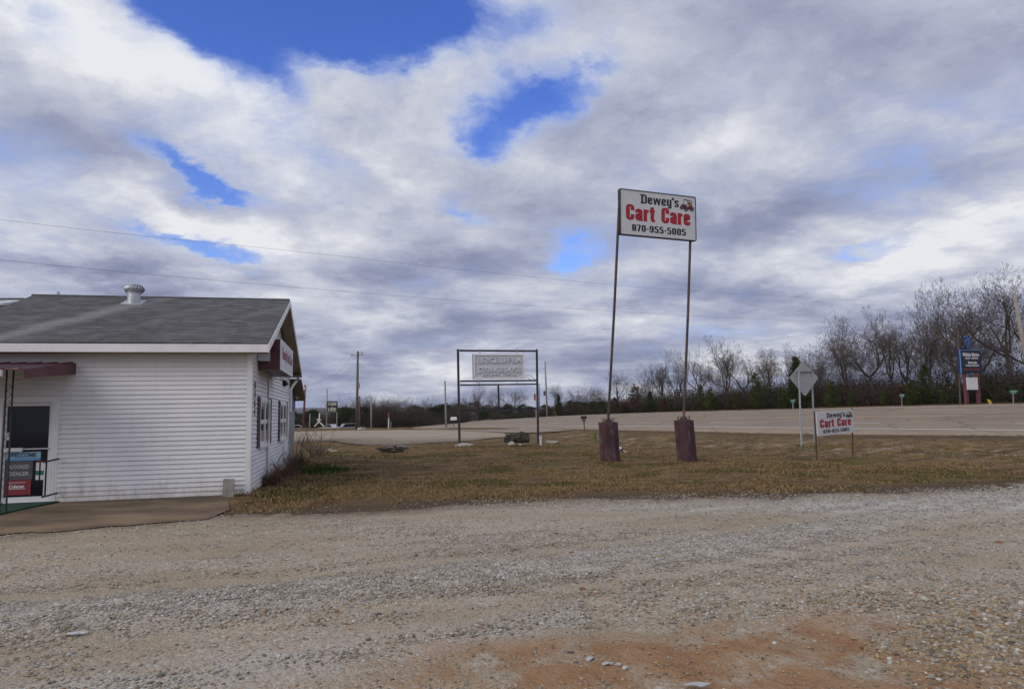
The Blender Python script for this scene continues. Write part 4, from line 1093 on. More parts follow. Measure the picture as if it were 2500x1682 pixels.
# ------------------------------------------------------------------ signs
def frame_of(TL, TR, BR, BL):
    c = (TL + TR + BR + BL) / 4
    ax = (TR + BR - TL - BL); w = np.linalg.norm(ax) / 2; ax = ax / np.linalg.norm(ax)
    ay = (TL + TR - BL - BR); ay = ay - ax * (ay @ ax); h = np.linalg.norm(ay) / 2; ay = ay / np.linalg.norm(ay)
    return c, ax, ay, np.cross(ax, ay), w, h
def cart_picture(parent, c, ax, ay, az, x0, y0, w, h, lift):
    """flat print of a dark red golf cart"""
    P = lambda x, y, l=0: c + ax * (x0 + x * w) + ay * (y0 + y * h) + az * (lift + l)
    mb = MB()
    def poly(pts, mi, l=0.0): mb.prism([P(x, y, l) for x, y in pts], az * .0015, mi)
    circ = lambda x, y, r, n=12: [(x + r * math.cos(2 * math.pi * k / n), y + r * 1.05 * math.sin(2 * math.pi * k / n)) for k in range(n)]
    poly([(.24, .96), (.38, .985), (.60, .95), (.98, .84), (.80, .84), (.55, .87), (.34, .92)], 0)
    poly([(.30, .92), (.335, .92), (.245, .60), (.20, .56)], 3); poly([(.56, .87), (.585, .87), (.56, .62), (.53, .62)], 3); poly([(.84, .85), (.87, .85), (.86, .58), (.83, .58)], 3)
    poly([(.06, .36), (.14, .52), (.30, .59), (.46, .53), (.55, .36), (.88, .62), (.92, .32), (.80, .16), (.40, .14), (.10, .20)], 1, .002)
    poly([(.52, .50), (.60, .72), (.82, .72), (.86, .52), (.70, .46)], 4, .004); poly([(.56, .72), (.62, .78), (.80, .74), (.82, .66), (.62, .64)], 0, .0045)
    for x, y, r in ((.13, .25, .13), (.44, .14, .135), (.86, .18, .13)): poly(circ(x, y, r), 0, .006); poly(circ(x, y, r * .45), 3, .008)
    poly([(.86, .40), (1.0, .36), (.98, .28), (.88, .30)], 0, .006)
    part('cart_picture', mb, [M['print_black'], mat('print_maroon', (.11, .012, .022), .5), M['print_red'], mat('print_grey', (.16, .16, .17), .5), M['tan']], parent)
def cart_sign_face(sign, c, ax, ay, az, w, h, lift, k=1.0):
    """lettering laid out in fractions of the board, measured from its lower left corner"""
    o = c - ax * w / 2 - ay * h / 2
    L = lambda x: x * w
    block_letters('lettering', "Dewey's", M['print_black'], sign, o, ax, ay, L(.27), L(.775), h * .725, h * .935, .20, .16, .06, lift, True)
    block_letters('lettering', 'Cart', M['print_red'], sign, o, ax, ay, L(.07), L(.45), h * .325, h * .685, .235, .165, .05, lift)
    block_letters('lettering', 'Care', M['print_red'], sign, o, ax, ay, L(.535), L(.93), h * .325, h * .685, .235, .165, .05, lift)
    block_letters('lettering', '870-955-5005', M['print_black'], sign, o, ax, ay, L(.145), L(.865), h * .085, h * .24, .21, .165, .07, lift)
    cart_picture(sign, o, ax, ay, az, w * .785, h * .655, w * .195, h * .285, lift)

DLs, DRs = 22.5, 23.5
TL, TR, BR, BL = un(1517.5, 462, DLs), un(1701, 483.5, DRs), un(1694.3, 587, DRs), un(1512.3, 570.5, DLs)
c, ax, ay, az, w, h = frame_of(TL, TR, BR, BL)
if az[1] > 0: az = -az
big = thing('pole_sign', 'tall leaning white cart care sign high on two rusty pipes', 'sign', at(1580, 23.2))
mb = MB(); mb.box(c - az * .05, ax * w / 2, ay * h / 2, az * .05)
part('board', mb, M['sign_white'], big)
mb = MB()
for s_, (u0, u1) in enumerate((((-1, 1), (1, 1)), ((-1, -1), (1, -1)), ((-1, -1), (-1, 1)), ((1, -1), (1, 1)))):
    p = c + ax * w / 2 * u0[0] + ay * h / 2 * u0[1] - az * .06; q = c + ax * w / 2 * u1[0] + ay * h / 2 * u1[1] - az * .06
    n_ = (ay if s_ == 0 else -ay if s_ == 1 else -ax if s_ == 2 else ax)
    mb.bar(p + n_ * .012, q + n_ * .012, .022, .16, az)
part('edge_frame', mb, M['frame_paint'], big)
cart_sign_face(big, c, ax, ay, az, w, h, .002)
bases = []
for (tx, ty, bx, by, dxy, Dp) in ((1511.5, 571, 1484.5, 1030, None, 23.2), (1689, 588, 1669, 1025, None, 23.2)):
    d_top = DLs if tx < 1600 else DRs
    t_ = un(tx, ty, d_top + .02) - az * .05; b_ = un(bx, by, Dp)
    t2 = t_ + (t_ - b_) / np.linalg.norm(t_ - b_) * 1.35
    bases.append(b_)
    mb = MB(); mb.tube([b_, b_ + (t_ - b_) * .25, b_ + (t_ - b_) * .6, t2 - az * .07], .044, 10)
    pl = part('pole', mb, M['rust_pipe'], big, smooth=False)
    mb = MB(); mb.box(b_ + UP * .0, (.17, 0, 0), (0, .17, 0), (0, 0, .012))
    for a_ in (0, 1, 2, 3):
        dx_, dy_ = ((1, 0), (-1, 0), (0, 1), (0, -1))[a_]
        mb.prism([b_ + np.array([dx_ * .04, dy_ * .04, .01]), b_ + np.array([dx_ * .15, dy_ * .15, .01]), b_ + np.array([dx_ * .045, dy_ * .045, .13])], np.array([dy_ * .01, dx_ * .01, 0]))
    for dx_, dy_ in ((.14, .14), (-.14, .14), (.14, -.14), (-.14, -.14), (-.2, 0), (.2, 0)): mb.tube([b_ + np.array([dx_, dy_, -.02]), b_ + np.array([dx_ + .01, dy_, .13])], .012, 5)
    part('base_plate', mb, M['rust_pipe'], pl)
for k, (bx0, rad, rot, tw) in enumerate(((1490.5, .335, .42, .02), (1674.5, .325, .15, .035))):
    b_ = bases[k]; g_ = g1(b_[0], b_[1]); n = 16
    mb = MB(); vs = []
    nn = 8 if k == 0 else 14
    for zz, rr in ((g_ - .15, 1.0), (g_ + .03, 1.0), (b_[2] - .09, 1.0), (b_[2] - .012, .985), (b_[2] - .010, .90)):
        f_ = (zz - g_) / (b_[2] - g_)
        for q in range(nn):
            a_ = rot + 2 * math.pi * q / nn; vs.append((b_[0] + tw * (1 - f_) * 1.6 + rad * rr * math.cos(a_), b_[1] + rad * rr * math.sin(a_), zz + .008 * math.sin(a_ * 3)))
    fs = [(i * nn + q, i * nn + (q + 1) % nn, (i + 1) * nn + (q + 1) % nn, (i + 1) * nn + q) for i in range(4) for q in range(nn)] + [tuple(4 * nn + q for q in range(nn))]
    mb.add(vs, fs)
    part('concrete_footing', mb, M['maroon_drum'], big, label=('clean faceted maroon footing', 'scraped maroon footing with pale chips')[k])

# small roadside copy
TL, TR, BR, BL = un(1994, 1008.3, 21.9), un(2082, 997.8, 23.1), un(2085, 1056.8, 23.1), un(1996.4, 1063.3, 21.9)
c, ax, ay, az, w, h = frame_of(TL, TR, BR, BL)
if az[1] > 0: az = -az
small = thing('yard_sign', 'low white cart care sign on rusty stakes beside the diamond sign', 'sign', at(2040, 22.4))
mb = MB(); mb.box(c - az * .012, ax * w / 2, ay * h / 2, az * .012); part('board', mb, M['sign_white'], small)
cart_sign_face(small, c, ax, ay, az, w, h, .002)
mb = MB()
for sx in (-1, 1):
    for sy in (-1, 1): mb.tube([c + ax * sx * w * .47 + ay * sy * h * .44, c + ax * sx * w * .47 + ay * sy * h * .44 + az * .008], .012, 6)
part('bolts', mb, M['galv_dull'], small)
for (tx, ty, bx, by, Y) in ((1991.3, 1005, 1998.3, 1124.5, 21.95), (2083.2, 996, 2085.2, 1115.2, 23.15)):
    t_ = un(tx, ty, Y); b_ = un(bx, by, Y); b_[2] = min(b_[2], g1(b_[0], b_[1])) - .12
    mb = MB(); mb.bar(b_ - az * .05, t_ - az * .05, .032, .032, az); part('stake', mb, mat('rusty_stake', (.085, .040, .030), .85, var=.3, scale=8), small)

# back of a diamond warning sign
Yd = 27.2
T_, R_, B_, L_ = un(1959.5, 882, Yd), un(1998.6, 922, Yd + .35), un(1966, 968.6, Yd), un(1926.3, 922, Yd - .35)
dia = thing('diamond_sign', 'bare metal back of a diamond road sign on two thin posts', 'road sign', at(1973, 27.4))
nrm = np.cross(R_ - L_, T_ - B_); nrm /= np.linalg.norm(nrm)
if nrm[1] > 0: nrm = -nrm
mb = MB(); pts = []
cen = (T_ + R_ + B_ + L_) / 4
for a_, b_ in ((T_, R_), (R_, B_), (B_, L_), (L_, T_)): pts += [a_ * .94 + b_ * .06, a_ * .06 + b_ * .94]
mb.prism(pts, -nrm * .004); part('plate', mb, M['alu'], dia)
mb = MB(); mb.bar(un(1944, 908.5, Yd - .2) + nrm * .03, un(1981, 907.8, Yd + .2) + nrm * .03, .05, .025, UP); part('brace', mb, mat('brace_steel', (.10, .10, .11), .6), dia)
for (tx, ty, bx, by, Y) in ((1947.8, 908, 1957.4, 1103, 26.8), (1979.3, 907, 1989.4, 1095.4, 28.0)):
    Yt = Yd - .2 if tx < 1960 else Yd + .2
    t_ = un(tx, ty, Yt) + nrm * .05; b_ = un(bx, by, Y); b_[2] = min(b_[2], g1(b_[0], b_[1])) - .1
    mb = MB(); mb.bar(b_, t_, .060, .035, nrm); mb.bar(b_ - nrm * .025, t_ - nrm * .025, .022, .02, nrm); part('post', mb, M['galv_dull'], dia)

# steel frame with the back of a moulded plastic sign
FL, FR = un(1118, 855, 36.8), un(1310.5, 855.5, 38.1)
fb, fr_ = un(1122, 1082, 36.9), un(1314, 1087, 38.1)
fb[2] = min(fb[2], g1(fb[0], fb[1])) - .1; fr_[2] = min(fr_[2], g1(fr_[0], fr_[1])) - .1
frame = thing('frame_sign', 'dark steel frame holding the pale back of a moulded plastic sign', 'sign frame', at(1217, 37.4))
for nm, p, q in (('post', fb, FL + UP * .06), ('post', fr_, FR + UP * .06)):
    mb = MB(); mb.bar(p, q, .12, .12, (0, 1, 0)); part(nm, mb, M['frame_paint'], frame)
fx = (FR - FL) / np.linalg.norm(FR - FL); fy = UP; fz = np.cross(fx, fy); fz /= np.linalg.norm(fz)
if fz[1] > 0: fz = -fz
Wf = np.linalg.norm(FR - FL); ft = FL + UP * .0
def fp(px, py):
    """point of the frame's plane on a sight line"""
    d = ray(px, py); t = ((FL - CAM) @ fz) / (d @ fz); return CAM + d * t
for nm, (x0_, y0_), (x1_, y1_), th_ in (('rail', (1120, 856), (1309, 857), .10), ('rail', (1121.5, 930.5), (1310, 929), .09), ('rail', (1122, 940), (1311, 937.7), .08), ('lower_rail', (1123, 1001), (1311, 997.5), .085)):
    mb = MB(); mb.bar(fp(x0_, y0_) + fx * .04, fp(x1_, y1_) - fx * .04, .06, th_, UP); part(nm, mb, M['frame_paint'], frame)
mb = MB(); mb.bar(fp(1216.5, 941), fp(1218, 999), .09, .06, fz); part('mullion', mb, M['frame_paint'], frame)
cbx = thing('sign_cabinet', 'pale grey sign cabinet with mirrored raised lettering hung in the steel frame', 'sign cabinet', fp(1217, 925))
ca, cb_, cc_, cd_ = fp(1155, 864.5), fp(1279.5, 864.5), fp(1279.5, 924), fp(1155, 925.5)
c, ax, ay, az, w, h = frame_of(ca, cb_, cc_, cd_)
az = fz
c = c + fz * .06
mb = MB(); dpt = .22
mb.box(c - az * dpt / 2, ax * w / 2, ay * h / 2, az * dpt / 2); part('case', mb, mat('cabinet_case', (.16, .17, .19), .6), cbx)
mb = MB(); fw = .085
for (x0, x1, y0, y1) in ((-w / 2, w / 2, h / 2 - fw, h / 2), (-w / 2, w / 2, -h / 2, -h / 2 + fw), (-w / 2, -w / 2 + fw, -h / 2 + fw, h / 2 - fw), (w / 2 - fw, w / 2, -h / 2 + fw, h / 2 - fw)):
    mb.box(c + ax * (x0 + x1) / 2 + ay * (y0 + y1) / 2 + az * .028, ax * (x1 - x0) / 2, ay * (y1 - y0) / 2, az * .026)
part('retainer', mb, M['trim'], cbx)
mb = MB(); mb.box(c + az * .002, ax * (w / 2 - fw), ay * (h / 2 - fw), az * .002); part('face', mb, mat('cabinet_face_shade', (.60, .62, .67), .45), cbx)  # painted shade: darker copy of the plastic the letters share
o_ = c - ax * w / 2 - ay * h / 2 + az * .003
face = mat('raised_plastic_lit', (.655, .675, .72), .45)  # painted light: same plastic in a lighter tone so the relief shows
for body, x0, x1, y0, y1, bd in (("KFREDSE", .085, .93, .635, .865, .01), ('870-850-1052', .085, .92, .24, .47, .01), ('AUTO LOT MON', .17, .84, .085, .195, .005)):
    lettering('lettering', body, face, cbx, o_, ax, ay, w * x0, w * x1, h * y0, h * y1, bd, mirror=True, depth=.055, lift=.002)
for px_ in (1171, 1261):
    mb = MB(); mb.bar(fp(px_, 851) + fz * .075, fp(px_, 864) + fz * .075, .04, .02, fz); mb.bar(fp(px_, 925) + fz * .075, fp(px_, 936) + fz * .075, .04, .02, fz); part('hanger', mb, M['galv_dull'], cbx)
mb = MB()
for a_, b_, sg_ in ((fp(1279, 918), fp(1311, 931), .16), (fp(1279, 922), fp(1297, 930), .10)):
    mb.tube([a_ * (1 - t) + b_ * t + UP * sg_ * math.sin(math.pi * t) for t in np.linspace(0, 1, 9)], .014, 5)
part('cable', mb, M['black'], cbx)

# marine dealer sign beyond the highway
fk = [k for k in range(len(FAR)) if FAR[k][1] > 5]
pxf = np.array([proj(FAR[k])[0] for k in fk]); Yf = np.array([FAR[k][1] for k in fk])
oo = np.argsort(pxf)
def far_Y(px): return float(np.interp(px, pxf[oo], Yf[oo]))
Ym = far_Y(2370) + 2.5
mar = thing('dealer_sign', 'navy marine dealer sign on maroon posts beyond the highway', 'sign', at(2375, Ym))
TL, TR, BR, BL = un(2341, 853.8, Ym - .2), un(2395.5, 854.3, Ym + .2), un(2399, 911, Ym + .2), un(2345.5, 910.6, Ym - .2)
c, ax, ay, az, w, h = frame_of(TL, TR, BR, BL)
if az[1] > 0: az = -az
mb = MB(); mb.box(c - az * .11, ax * w / 2, ay * h / 2, az * .10); part('cabinet', mb, mat('cabinet_navy', (.008, .026, .10), .45), mar)
mb = MB(); mb.box(c + az * .006, ax * (w / 2 - .12), ay * (h / 2 - .06), az * .012); fc = part('face', mb, M['navy'], mar)
mb = MB(); mb.box(c - ax * (w / 2 - .045) + az * .01, ax * .035, ay * (h / 2), az * .016); mb.box(c + ay * (h / 2 - .02) + az * .01 + ax * .03, ax * (w / 2 - .05), ay * .014, az * .012); part('blue_trim', mb, M['light_blue'], mar)
o_ = c - ax * w / 2 - ay * h / 2
for body, x0, x1, y0, y1, bd in (('Midlake Marine', .15, .88, .72, .87, .02), ('SALES - SERVICE', .25, .82, .60, .68, .02), ('Evinrude', .36, .76, .40, .50, .03), ('OUTBOARD & USED BOATS', .24, .84, .29, .36, .015)):
    lettering('lettering', body, M['print_white'], mar, o_, ax, ay, w * x0, w * x1, h * y0, h * y1, bd, lift=.02, depth=.006)
mb = MB(); mb.box(c - ay * h * .34 + ax * .05 + az * .02, ax * w * .36, ay * h * .045, az * .002); mb.box(c + ay * h * .035 + ax * .06 + az * .02, ax * w * .14, ay * h * .008, az * .002); part('red_band', mb, mat('dark_red_band', (.14, .025, .03), .5), mar)
for px_ in (2357, 2387):
    b_ = at(px_ + 5, Ym + .1, -.3); t_ = un(px_ - 3, 910, Ym + .1); mb = MB(); mb.bar(b_ - az * .0, t_ - UP * .02, .20, .20, az); part('post', mb, M['rust_red'], mar)
TL, TR, BR, BL = un(2357.3, 921.5, Ym - .1), un(2384, 921.5, Ym - .1), un(2386, 951.3, Ym - .1), un(2360, 951.5, Ym - .1)
c2, bx_, by_, bz_, w2, h2 = frame_of(TL, TR, BR, BL)
mb = MB(); mb.box(c2 + az * .05, bx_ * w2 / 2, by_ * h2 / 2, az * .03); lb = part('letter_board', mb, M['sign_white'], mar)
for k in range(5):
    mb = MB(); mb.box(c2 + az * .084 + by_ * (h2 * (.5 - (k + .5) / 5.0)), bx_ * w2 * .48, by_ * .008, az * .004); part('letter_rail', mb, M['cabinet'], lb)
b_ = at(2345, Ym + .6, -.2); mb = MB(); mb.tube([b_, un(2339.5, 804, Ym + .6)], .055, 6)
solo('thin_pole', mb, M['wood_pole'], 'thin dark pole rising past the left side of the navy marine sign', 'pole', org=b_)
# stand-in figure on top: leg, torso, head and arm, one continuous skinned mesh
S0 = c + ay * h / 2
def sp_(px, py): return un(px, py, Ym)
me = bpy.data.meshes.new('statue')
J = [sp_(2363.5, 853.6), sp_(2364, 846.5), sp_(2365, 839), sp_(2365.5, 829.5), sp_(2360.5, 823.5), sp_(2357.5, 821.5), sp_(2352.5, 825.5), sp_(2357, 832.5), sp_(2355.5, 839)]
E_ = [(0, 1), (1, 2), (2, 3), (3, 4), (4, 5), (5, 6), (3, 7), (7, 8)]
rad = [.065, .075, .145, .135, .09, .115, .05, .05, .04]
o_s = at(2363, Ym); o_s[2] = J[0][2]
me.from_pydata([tuple(p - o_s) for p in J], E_, [])
st = link('statue', me, None, o_s); tag(st, 'bright blue hunched figure standing on top of the navy marine sign', 'statue')
md = st.modifiers.new('skin', 'SKIN')
for k, r_ in enumerate(rad): me.skin_vertices[0].data[k].radius = (r_ * 1.0, r_ * 1.0)
me.skin_vertices[0].data[0].use_root = True
st.modifiers.new('smooth', 'SUBSURF').levels = 2; st.modifiers['smooth'].render_levels = 2
me.materials.append(M['bright_blue'])
lumpc = sp_(2351, 849); mb = MB(); mb.tube([lumpc + UP * -.12, lumpc, lumpc + UP * .1, lumpc + UP * .16], [.12, .15, .09, .02], 8)
solo('sign_lump', mb, M['navy'], 'small dark lump beside the blue figure on the sign', 'lamp')  # unidentified lump as a plain solid, not a lamp

# street name blades
for (px_, ty, hw, by, lab) in ((1935.3, 980.8, 6, 1001, 'green street name blade seen between the two posts of the diamond sign'), (2201.3, 967.5, 6.3, 992, 'green street name blade on a thin post left of the navy marine sign'), (2473.5, 958.5, 10, 987, 'green street name blades at the far right edge of the view')):
    Y = far_Y(px_) + 1.2; b_ = at(px_ + 1, Y, -.2); t_ = un(px_, ty - 4, Y)
    ss = thing('street_sign', lab, 'street sign', b_, 'street name signs along the far road edge')
    mb = MB(); mb.tube([b_, t_], .032, 6); part('post', mb, M['wood_grey'] if px_ > 2100 else M['galv_dull'], ss)
    k = Y / FPX
    for q in range(2):
        mb = MB(); cc = un(px_, ty - 3.5 + q * 4.2, Y); dir_ = np.array([1.0, .25 if q else -.1, 0]); dir_ /= np.linalg.norm(dir_)
        mb.box(cc - np.array([0, .04, 0]), dir_ * hw * k * 1.05, np.cross(UP, dir_) * .006, UP * 1.8 * k); bl = part('blade', mb, M['sign_green'], ss)
        mb = MB(); mb.box(cc - np.array([0, .052, 0]), dir_ * hw * k * .7, np.cross(UP, dir_) * .003, UP * .5 * k); part('lettering_bar', mb, M['print_white'], bl)
Y = far_Y(2417) + .9; b_ = at(2419.5, Y, -.1); t_ = un(2416, 976.5, Y)
ym = thing('marker_post', 'leaning yellow marker post with a pale tip beside the marine sign posts', 'marker post', b_)
mb = MB(); mb.bar(b_, b_ * .45 + t_ * .55, .07, .05); part('stem', mb, M['white_plastic'], ym)
mb = MB(); mb.prism([b_ * .5 + t_ * .5 + np.array([-.10, -.03, 0]), b_ * .5 + t_ * .5 + np.array([.10, -.03, 0]), t_ + np.array([.02, -.03, .0]), t_ + np.array([-.16, -.03, .06])], (0, .05, 0)); part('sleeve', mb, M['yellow'], ym)

# CARS FOR LESS
Yc = 78.0
cs = thing('car_lot_sign', 'black panel sign with pale block letters on two thin posts', 'sign', at(811, Yc))
TL, TR, BR, BL = un(798.5, 979, Yc), un(824.5, 979.6, Yc), un(823.5, 1007, Yc), un(798.5, 1007, Yc)
c, ax, ay, az, w, h = frame_of(TL, TR, BR, BL)
if az[1] > 0: az = -az
mb = MB(); mb.box(c - az * .04, ax * w / 2, ay * h / 2, az * .04); part('panel', mb, M['print_black'], cs)
o_ = c - ax * w / 2 - ay * h / 2
cream = mat('cream_letters', (.42, .41, .36), .6)
for body, x0, x1, y0, y1 in (('CARS', .09, .90, .62, .92), ('for', .42, .60, .50, .57), ('LESS', .10, .88, .14, .44)): lettering('lettering', body, cream, cs, o_, ax, ay, w * x0, w * x1, h * y0, h * y1, .06)
mb = MB(); mb.box(c - ay * h * .45 + az * .004, ax * w * .42, ay * h * .012, az * .002); part('rule', mb, cream, cs)
for (tx, ty, bx_2) in ((798.8, 950, 797), (823.3, 985, 822)):
    b_ = at(bx_2, Yc, -.5); mb = MB(); mb.tube([b_ - az * .1 * 0, un(tx, ty, Yc + .08)], .06, 6); part('post', mb, M['wood_grey'], cs)

# white A-frame
Ya = 80.0
afr = thing('hoist_stand', 'white A shaped post and brace structure at the crest near the black car lot sign', 'frame', at(780, Ya))
k_ = Ya / FPX
mb = MB(); mb.bar(un(779, 1031, Ya), un(780.3, 1008, Ya), .12, .12); part('mast', mb, M['white_plastic'], afr)
for bx in (767.5, 791.5):
    mb = MB(); mb.bar(un(bx, 1041, Ya), un(779 + (.8 if bx > 779 else -.8), 1030, Ya), .12, .12, (0, 1, 0)); part('brace', mb, M['white_plastic'], afr)
mb = MB(); mb.bar(un(773, 1024, Ya), un(784, 1025, Ya), .10, .10, (0, 1, 0)); part('crossbar', mb, M['white_plastic'], afr)
mb = MB(); mb.bar(un(776, 1032, Ya), un(781, 1024, Ya), .16, .2, (0, 1, 0)); part('gusset', mb, M['white_plastic'], afr)

# marker posts, mailboxes, pipes
Yp = 84.0; b_ = at(948.5, Yp, -.2); t_ = un(949.8, 1008, Yp)
wp = thing('gas_marker', 'white pipeline marker post with a red top at the end of the drive', 'marker post', b_)
m_ = un(949, 1020.5, Yp); mb = MB(); mb.tube([b_, m_], .075, 8); part('post', mb, M['white_plastic'], wp)
mb = MB(); mb.tube([m_, t_], .105, 8); part('cap', mb, mat('faded_orange_red', (.26, .055, .03), .6), wp)
b_ = at(954.5, Yp + 1, -.2); mb = MB(); mb.tube([b_, un(954.7, 1029, Yp + 1)], .055, 6); solo('short_post', mb, M['wood_grey'], 'short grey wooden post right of the white pipeline marker', 'post')
Yb = on_ground(1107, 1043)[1]; b_ = at(1107, Yb, -.2); k_ = Yb / FPX
mbx = thing('mailbox', 'white mailbox on a thin dark post by the gravel drive', 'mailbox', b_, 'mailboxes along the road')
mb = MB(); mb.bar(b_, un(1107, 1026, Yb), .10, .10); part('post', mb, M['wood_pole'], mbx)
def box_arch(cen, half_w, hgt, length, dirx):
    dirx = np.asarray(dirx, float); dirx /= np.linalg.norm(dirx); sd = np.cross(UP, dirx); pts = [cen - sd * half_w, cen + sd * half_w]
    for q in range(7):
        a_ = math.pi * q / 6; pts.append(cen + sd * half_w * math.cos(a_) + UP * (hgt * .5 + hgt * .5 * math.sin(a_)))
    return [p - dirx * length / 2 for p in pts], dirx * length
cen = un(1107.5, 1026, Yb); pts, ex = box_arch(cen, 4 * k_, 8 * k_, 14 * k_, (1, .3, 0)); mb = MB(); mb.prism(pts, ex); part('box', mb, M['white_plastic'], mbx)
mb = MB(); mb.box(un(1114, 1023.5, Yb), (.10, 0, 0), (0, .04, 0), (0, 0, .06)); part('newspaper_tube', mb, M['cabinet'], mbx)
Yb = on_ground(1426, 1048.3)[1]; b_ = at(1426, Yb, -.2); ks = Yb / FPX / .028
mbx = thing('mailbox', 'dark mailbox on a wooden post left of the left maroon footing', 'mailbox', b_, 'mailboxes along the road')
tp = un(1425.3, 1022, Yb); mb = MB(); mb.bar(b_, tp, .11, .11); part('post', mb, mat('treated_post', (.16, .125, .06), .9, var=.3, scale=6), mbx)
mb = MB(); mb.box(tp - UP * .07, (.13, 0, 0), (0, .2, 0), (0, 0, .07)); part('bracket', mb, M['wood_pole'], mbx)
pts, ex = box_arch(tp + UP * .0, .10, .21, .42, (1, .15, 0)); mb = MB(); mb.prism(pts, ex); part('box', mb, M['black'], mbx)
mb = MB(); mb.bar(tp + np.array([.10, -.02, -.14]), tp + np.array([.11, -.02, -.55]), .07, .10); part('newspaper_tube', mb, M['cabinet'], mbx)
b_ = on_ground(1449, 1081); mb = MB(); k_ = b_[1] / FPX
mb.tube([b_ + UP * -.1 + np.array([.05, 0, 0]), b_ + np.array([.03, 0, 0]), b_ + UP * 24.5 * k_, b_ + UP * 25.5 * k_], [8.3 * k_, 8 * k_, 7.6 * k_, 6.6 * k_], 14); mb.tube([b_ + UP * 23.0 * k_, b_ + UP * 24.2 * k_], 8.4 * k_, 14)
solo('utility_pedestal', mb, mat('mossy_plastic', (.16, .16, .055), .8, var=.25, scale=5), 'stubby yellow green utility pedestal left of the left footing', 'pedestal', org=b_)
b_ = on_ground(1523, 1104); k_ = b_[1] / FPX
cap = thing('white_spout', 'white plastic pipe end with a nozzle lying behind the left footing', 'pipe', b_)
p0, p1, p2, p3 = b_ + np.array([-13 * k_, 0, 12 * k_]), b_ + np.array([-6 * k_, 0, 8 * k_]), b_ + np.array([-1 * k_, 0, 4 * k_]), b_ + np.array([8 * k_, 0, -1 * k_])
mb = MB(); mb.tube([p0, p1, p2], [.06, .06, .03], 8); part('pipe', mb, M['white_plastic'], cap)
mb = MB(); mb.tube([p2, p3], [.022, .018], 6); part('nozzle', mb, M['white_plastic'], cap)
mb = MB(); mb.tube([p1 - (p1 - p0) * .06, p2 + (p1 - p2) * .3], [.064, .05], 8); part('tape', mb, M['black'], cap)
b_ = on_ground(1320, 1087); k_ = b_[1] / FPX
rp = thing('riser_pipe', 'white pipe with a grey cap beside the right post of the steel frame', 'pipe', b_)
mb = MB(); mb.tube([b_ - UP * .1, b_ + UP * 12 * k_], .058, 8); part('pipe', mb, M['white_plastic'], rp)
mb = MB(); mb.box(b_ + UP * 17 * k_, (3.4 * k_, 0, 0), (0, .07, 0), (0, 0, 5 * k_)); mb.tube([b_ + UP * 21 * k_, b_ + UP * 24 * k_], .03, 6); part('cap', mb, M['cabinet'], rp)

# square steel frame and red sign across the road
Yq = far_Y(1670) + 3
sf = thing('empty_frame', 'empty square dark steel frame standing beyond the highway behind a sign pipe', 'frame', at(1670, Yq))
for (a_, b2) in (((1649, 1005), (1648, 951.5)), ((1692.5, 1004), (1691.5, 953.5))):
    p = at(a_[0], Yq, -.2); q = un(b2[0], b2[1], Yq); mb = MB(); mb.bar(p, q, .08, .08, (0, 1, 0)); part('post', mb, M['black'], sf)
for (a_, b2) in (((1649, 951.5), (1691, 953.5)), ((1649, 956.5), (1691, 958.5))):
    mb = MB(); mb.bar(un(*a_, Yq), un(*b2, Yq), .07, .09); part('rail', mb, M['black'], sf)
Yq = 100.0
rs = thing('red_sign', 'small red sign on a thin pole seen behind the right frame post', 'sign', at(1308, Yq))
k_ = Yq / FPX; mb = MB(); mb.box(un(1306.3, 969.5, Yq), (2.6 * k_, .1, 0), (0, .01, 0), (0, 0, 8 * k_)); part('panel', mb, M['sign_red'], rs)
mb = MB(); mb.tube([at(1308.5, Yq, -.3), un(1308, 960, Yq)], .05, 6); part('post', mb, M['galv_dull'], rs)

# ------------------------------------------------------------------ utility poles and wires
def util_pole(name, label, bx, Y, tx, ty, r, m_, group='utility poles'):
    b_ = at(bx, Y, -.5); t_ = un(tx, ty, Y)
    o = thing(name, label, 'utility pole', b_, group)
    mb = MB(); mb.tube([b_, b_ * .5 + t_ * .5, t_], [r * 1.15, r, r * .8], 10); part('pole', mb, m_, o, smooth=True)
    return o, t_, Y / FPX
Ypa = 80.0
o, t_, k_ = util_pole('utility_pole', 'tall brown wooden pole with a yard light near the black car lot sign', 871, Ypa, 873.8, 857.5, .145, M['wood_pole'])
mb = MB(); mb.bar(un(872, 868, Ypa), un(859, 867, Ypa), .07, .07); mb.tube([un(859, 869, Ypa), un(859, 864.5, Ypa)], .07, 6); part('crossarm', mb, M['wood_grey'], o)
mb = MB(); pts = [un(874, 865, Ypa), un(879, 861.5, Ypa), un(881.5, 860.5, Ypa)]; mb.tube(pts, .04, 6); part('light_arm', mb, M['galv_dull'], o)
mb = MB(); q = un(881.7, 861, Ypa); mb.tube([q + UP * .15, q - UP * .1, q - UP * .28], [.10, .16, .30], 10); part('lamp_head', mb, M['galv_dull'], o)
mb = MB(); q = un(875.5, 939, Ypa); mb.tube([q - UP * .3, q + UP * .2], .13, 8); q = un(875.6, 945, Ypa); mb.tube([q - UP * .2, q + UP * .1], .10, 8); part('meter_box', mb, M['wood_grey'], o)
o, t_, k_ = util_pole('utility_pole', 'thin dark leftmost pole with insulators rising behind the eave of the shop', 741, 84, 745, 940, .13, M['rust_red'])
mb = MB(); q = un(745.2, 948, 84); mb.tube([q - UP * .15, q + UP * .15], .2, 8); part('insulator', mb, M['cabinet'], o)
util_pole('utility_pole', 'short dark pole right beside the tall brown pole with the yard light', 877.8, 86, 877.5, 967, .09, M['wood_pole'])
util_pole('utility_pole', 'short pale pole among bare trees left of the white pipeline marker', 906.5, 92, 906.3, 968, .10, M['wood_grey'])
util_pole('utility_pole', 'thin pale pole in the dark trees left of the black car lot sign', 755.5, 98, 757, 1010, .09, M['wood_grey'])
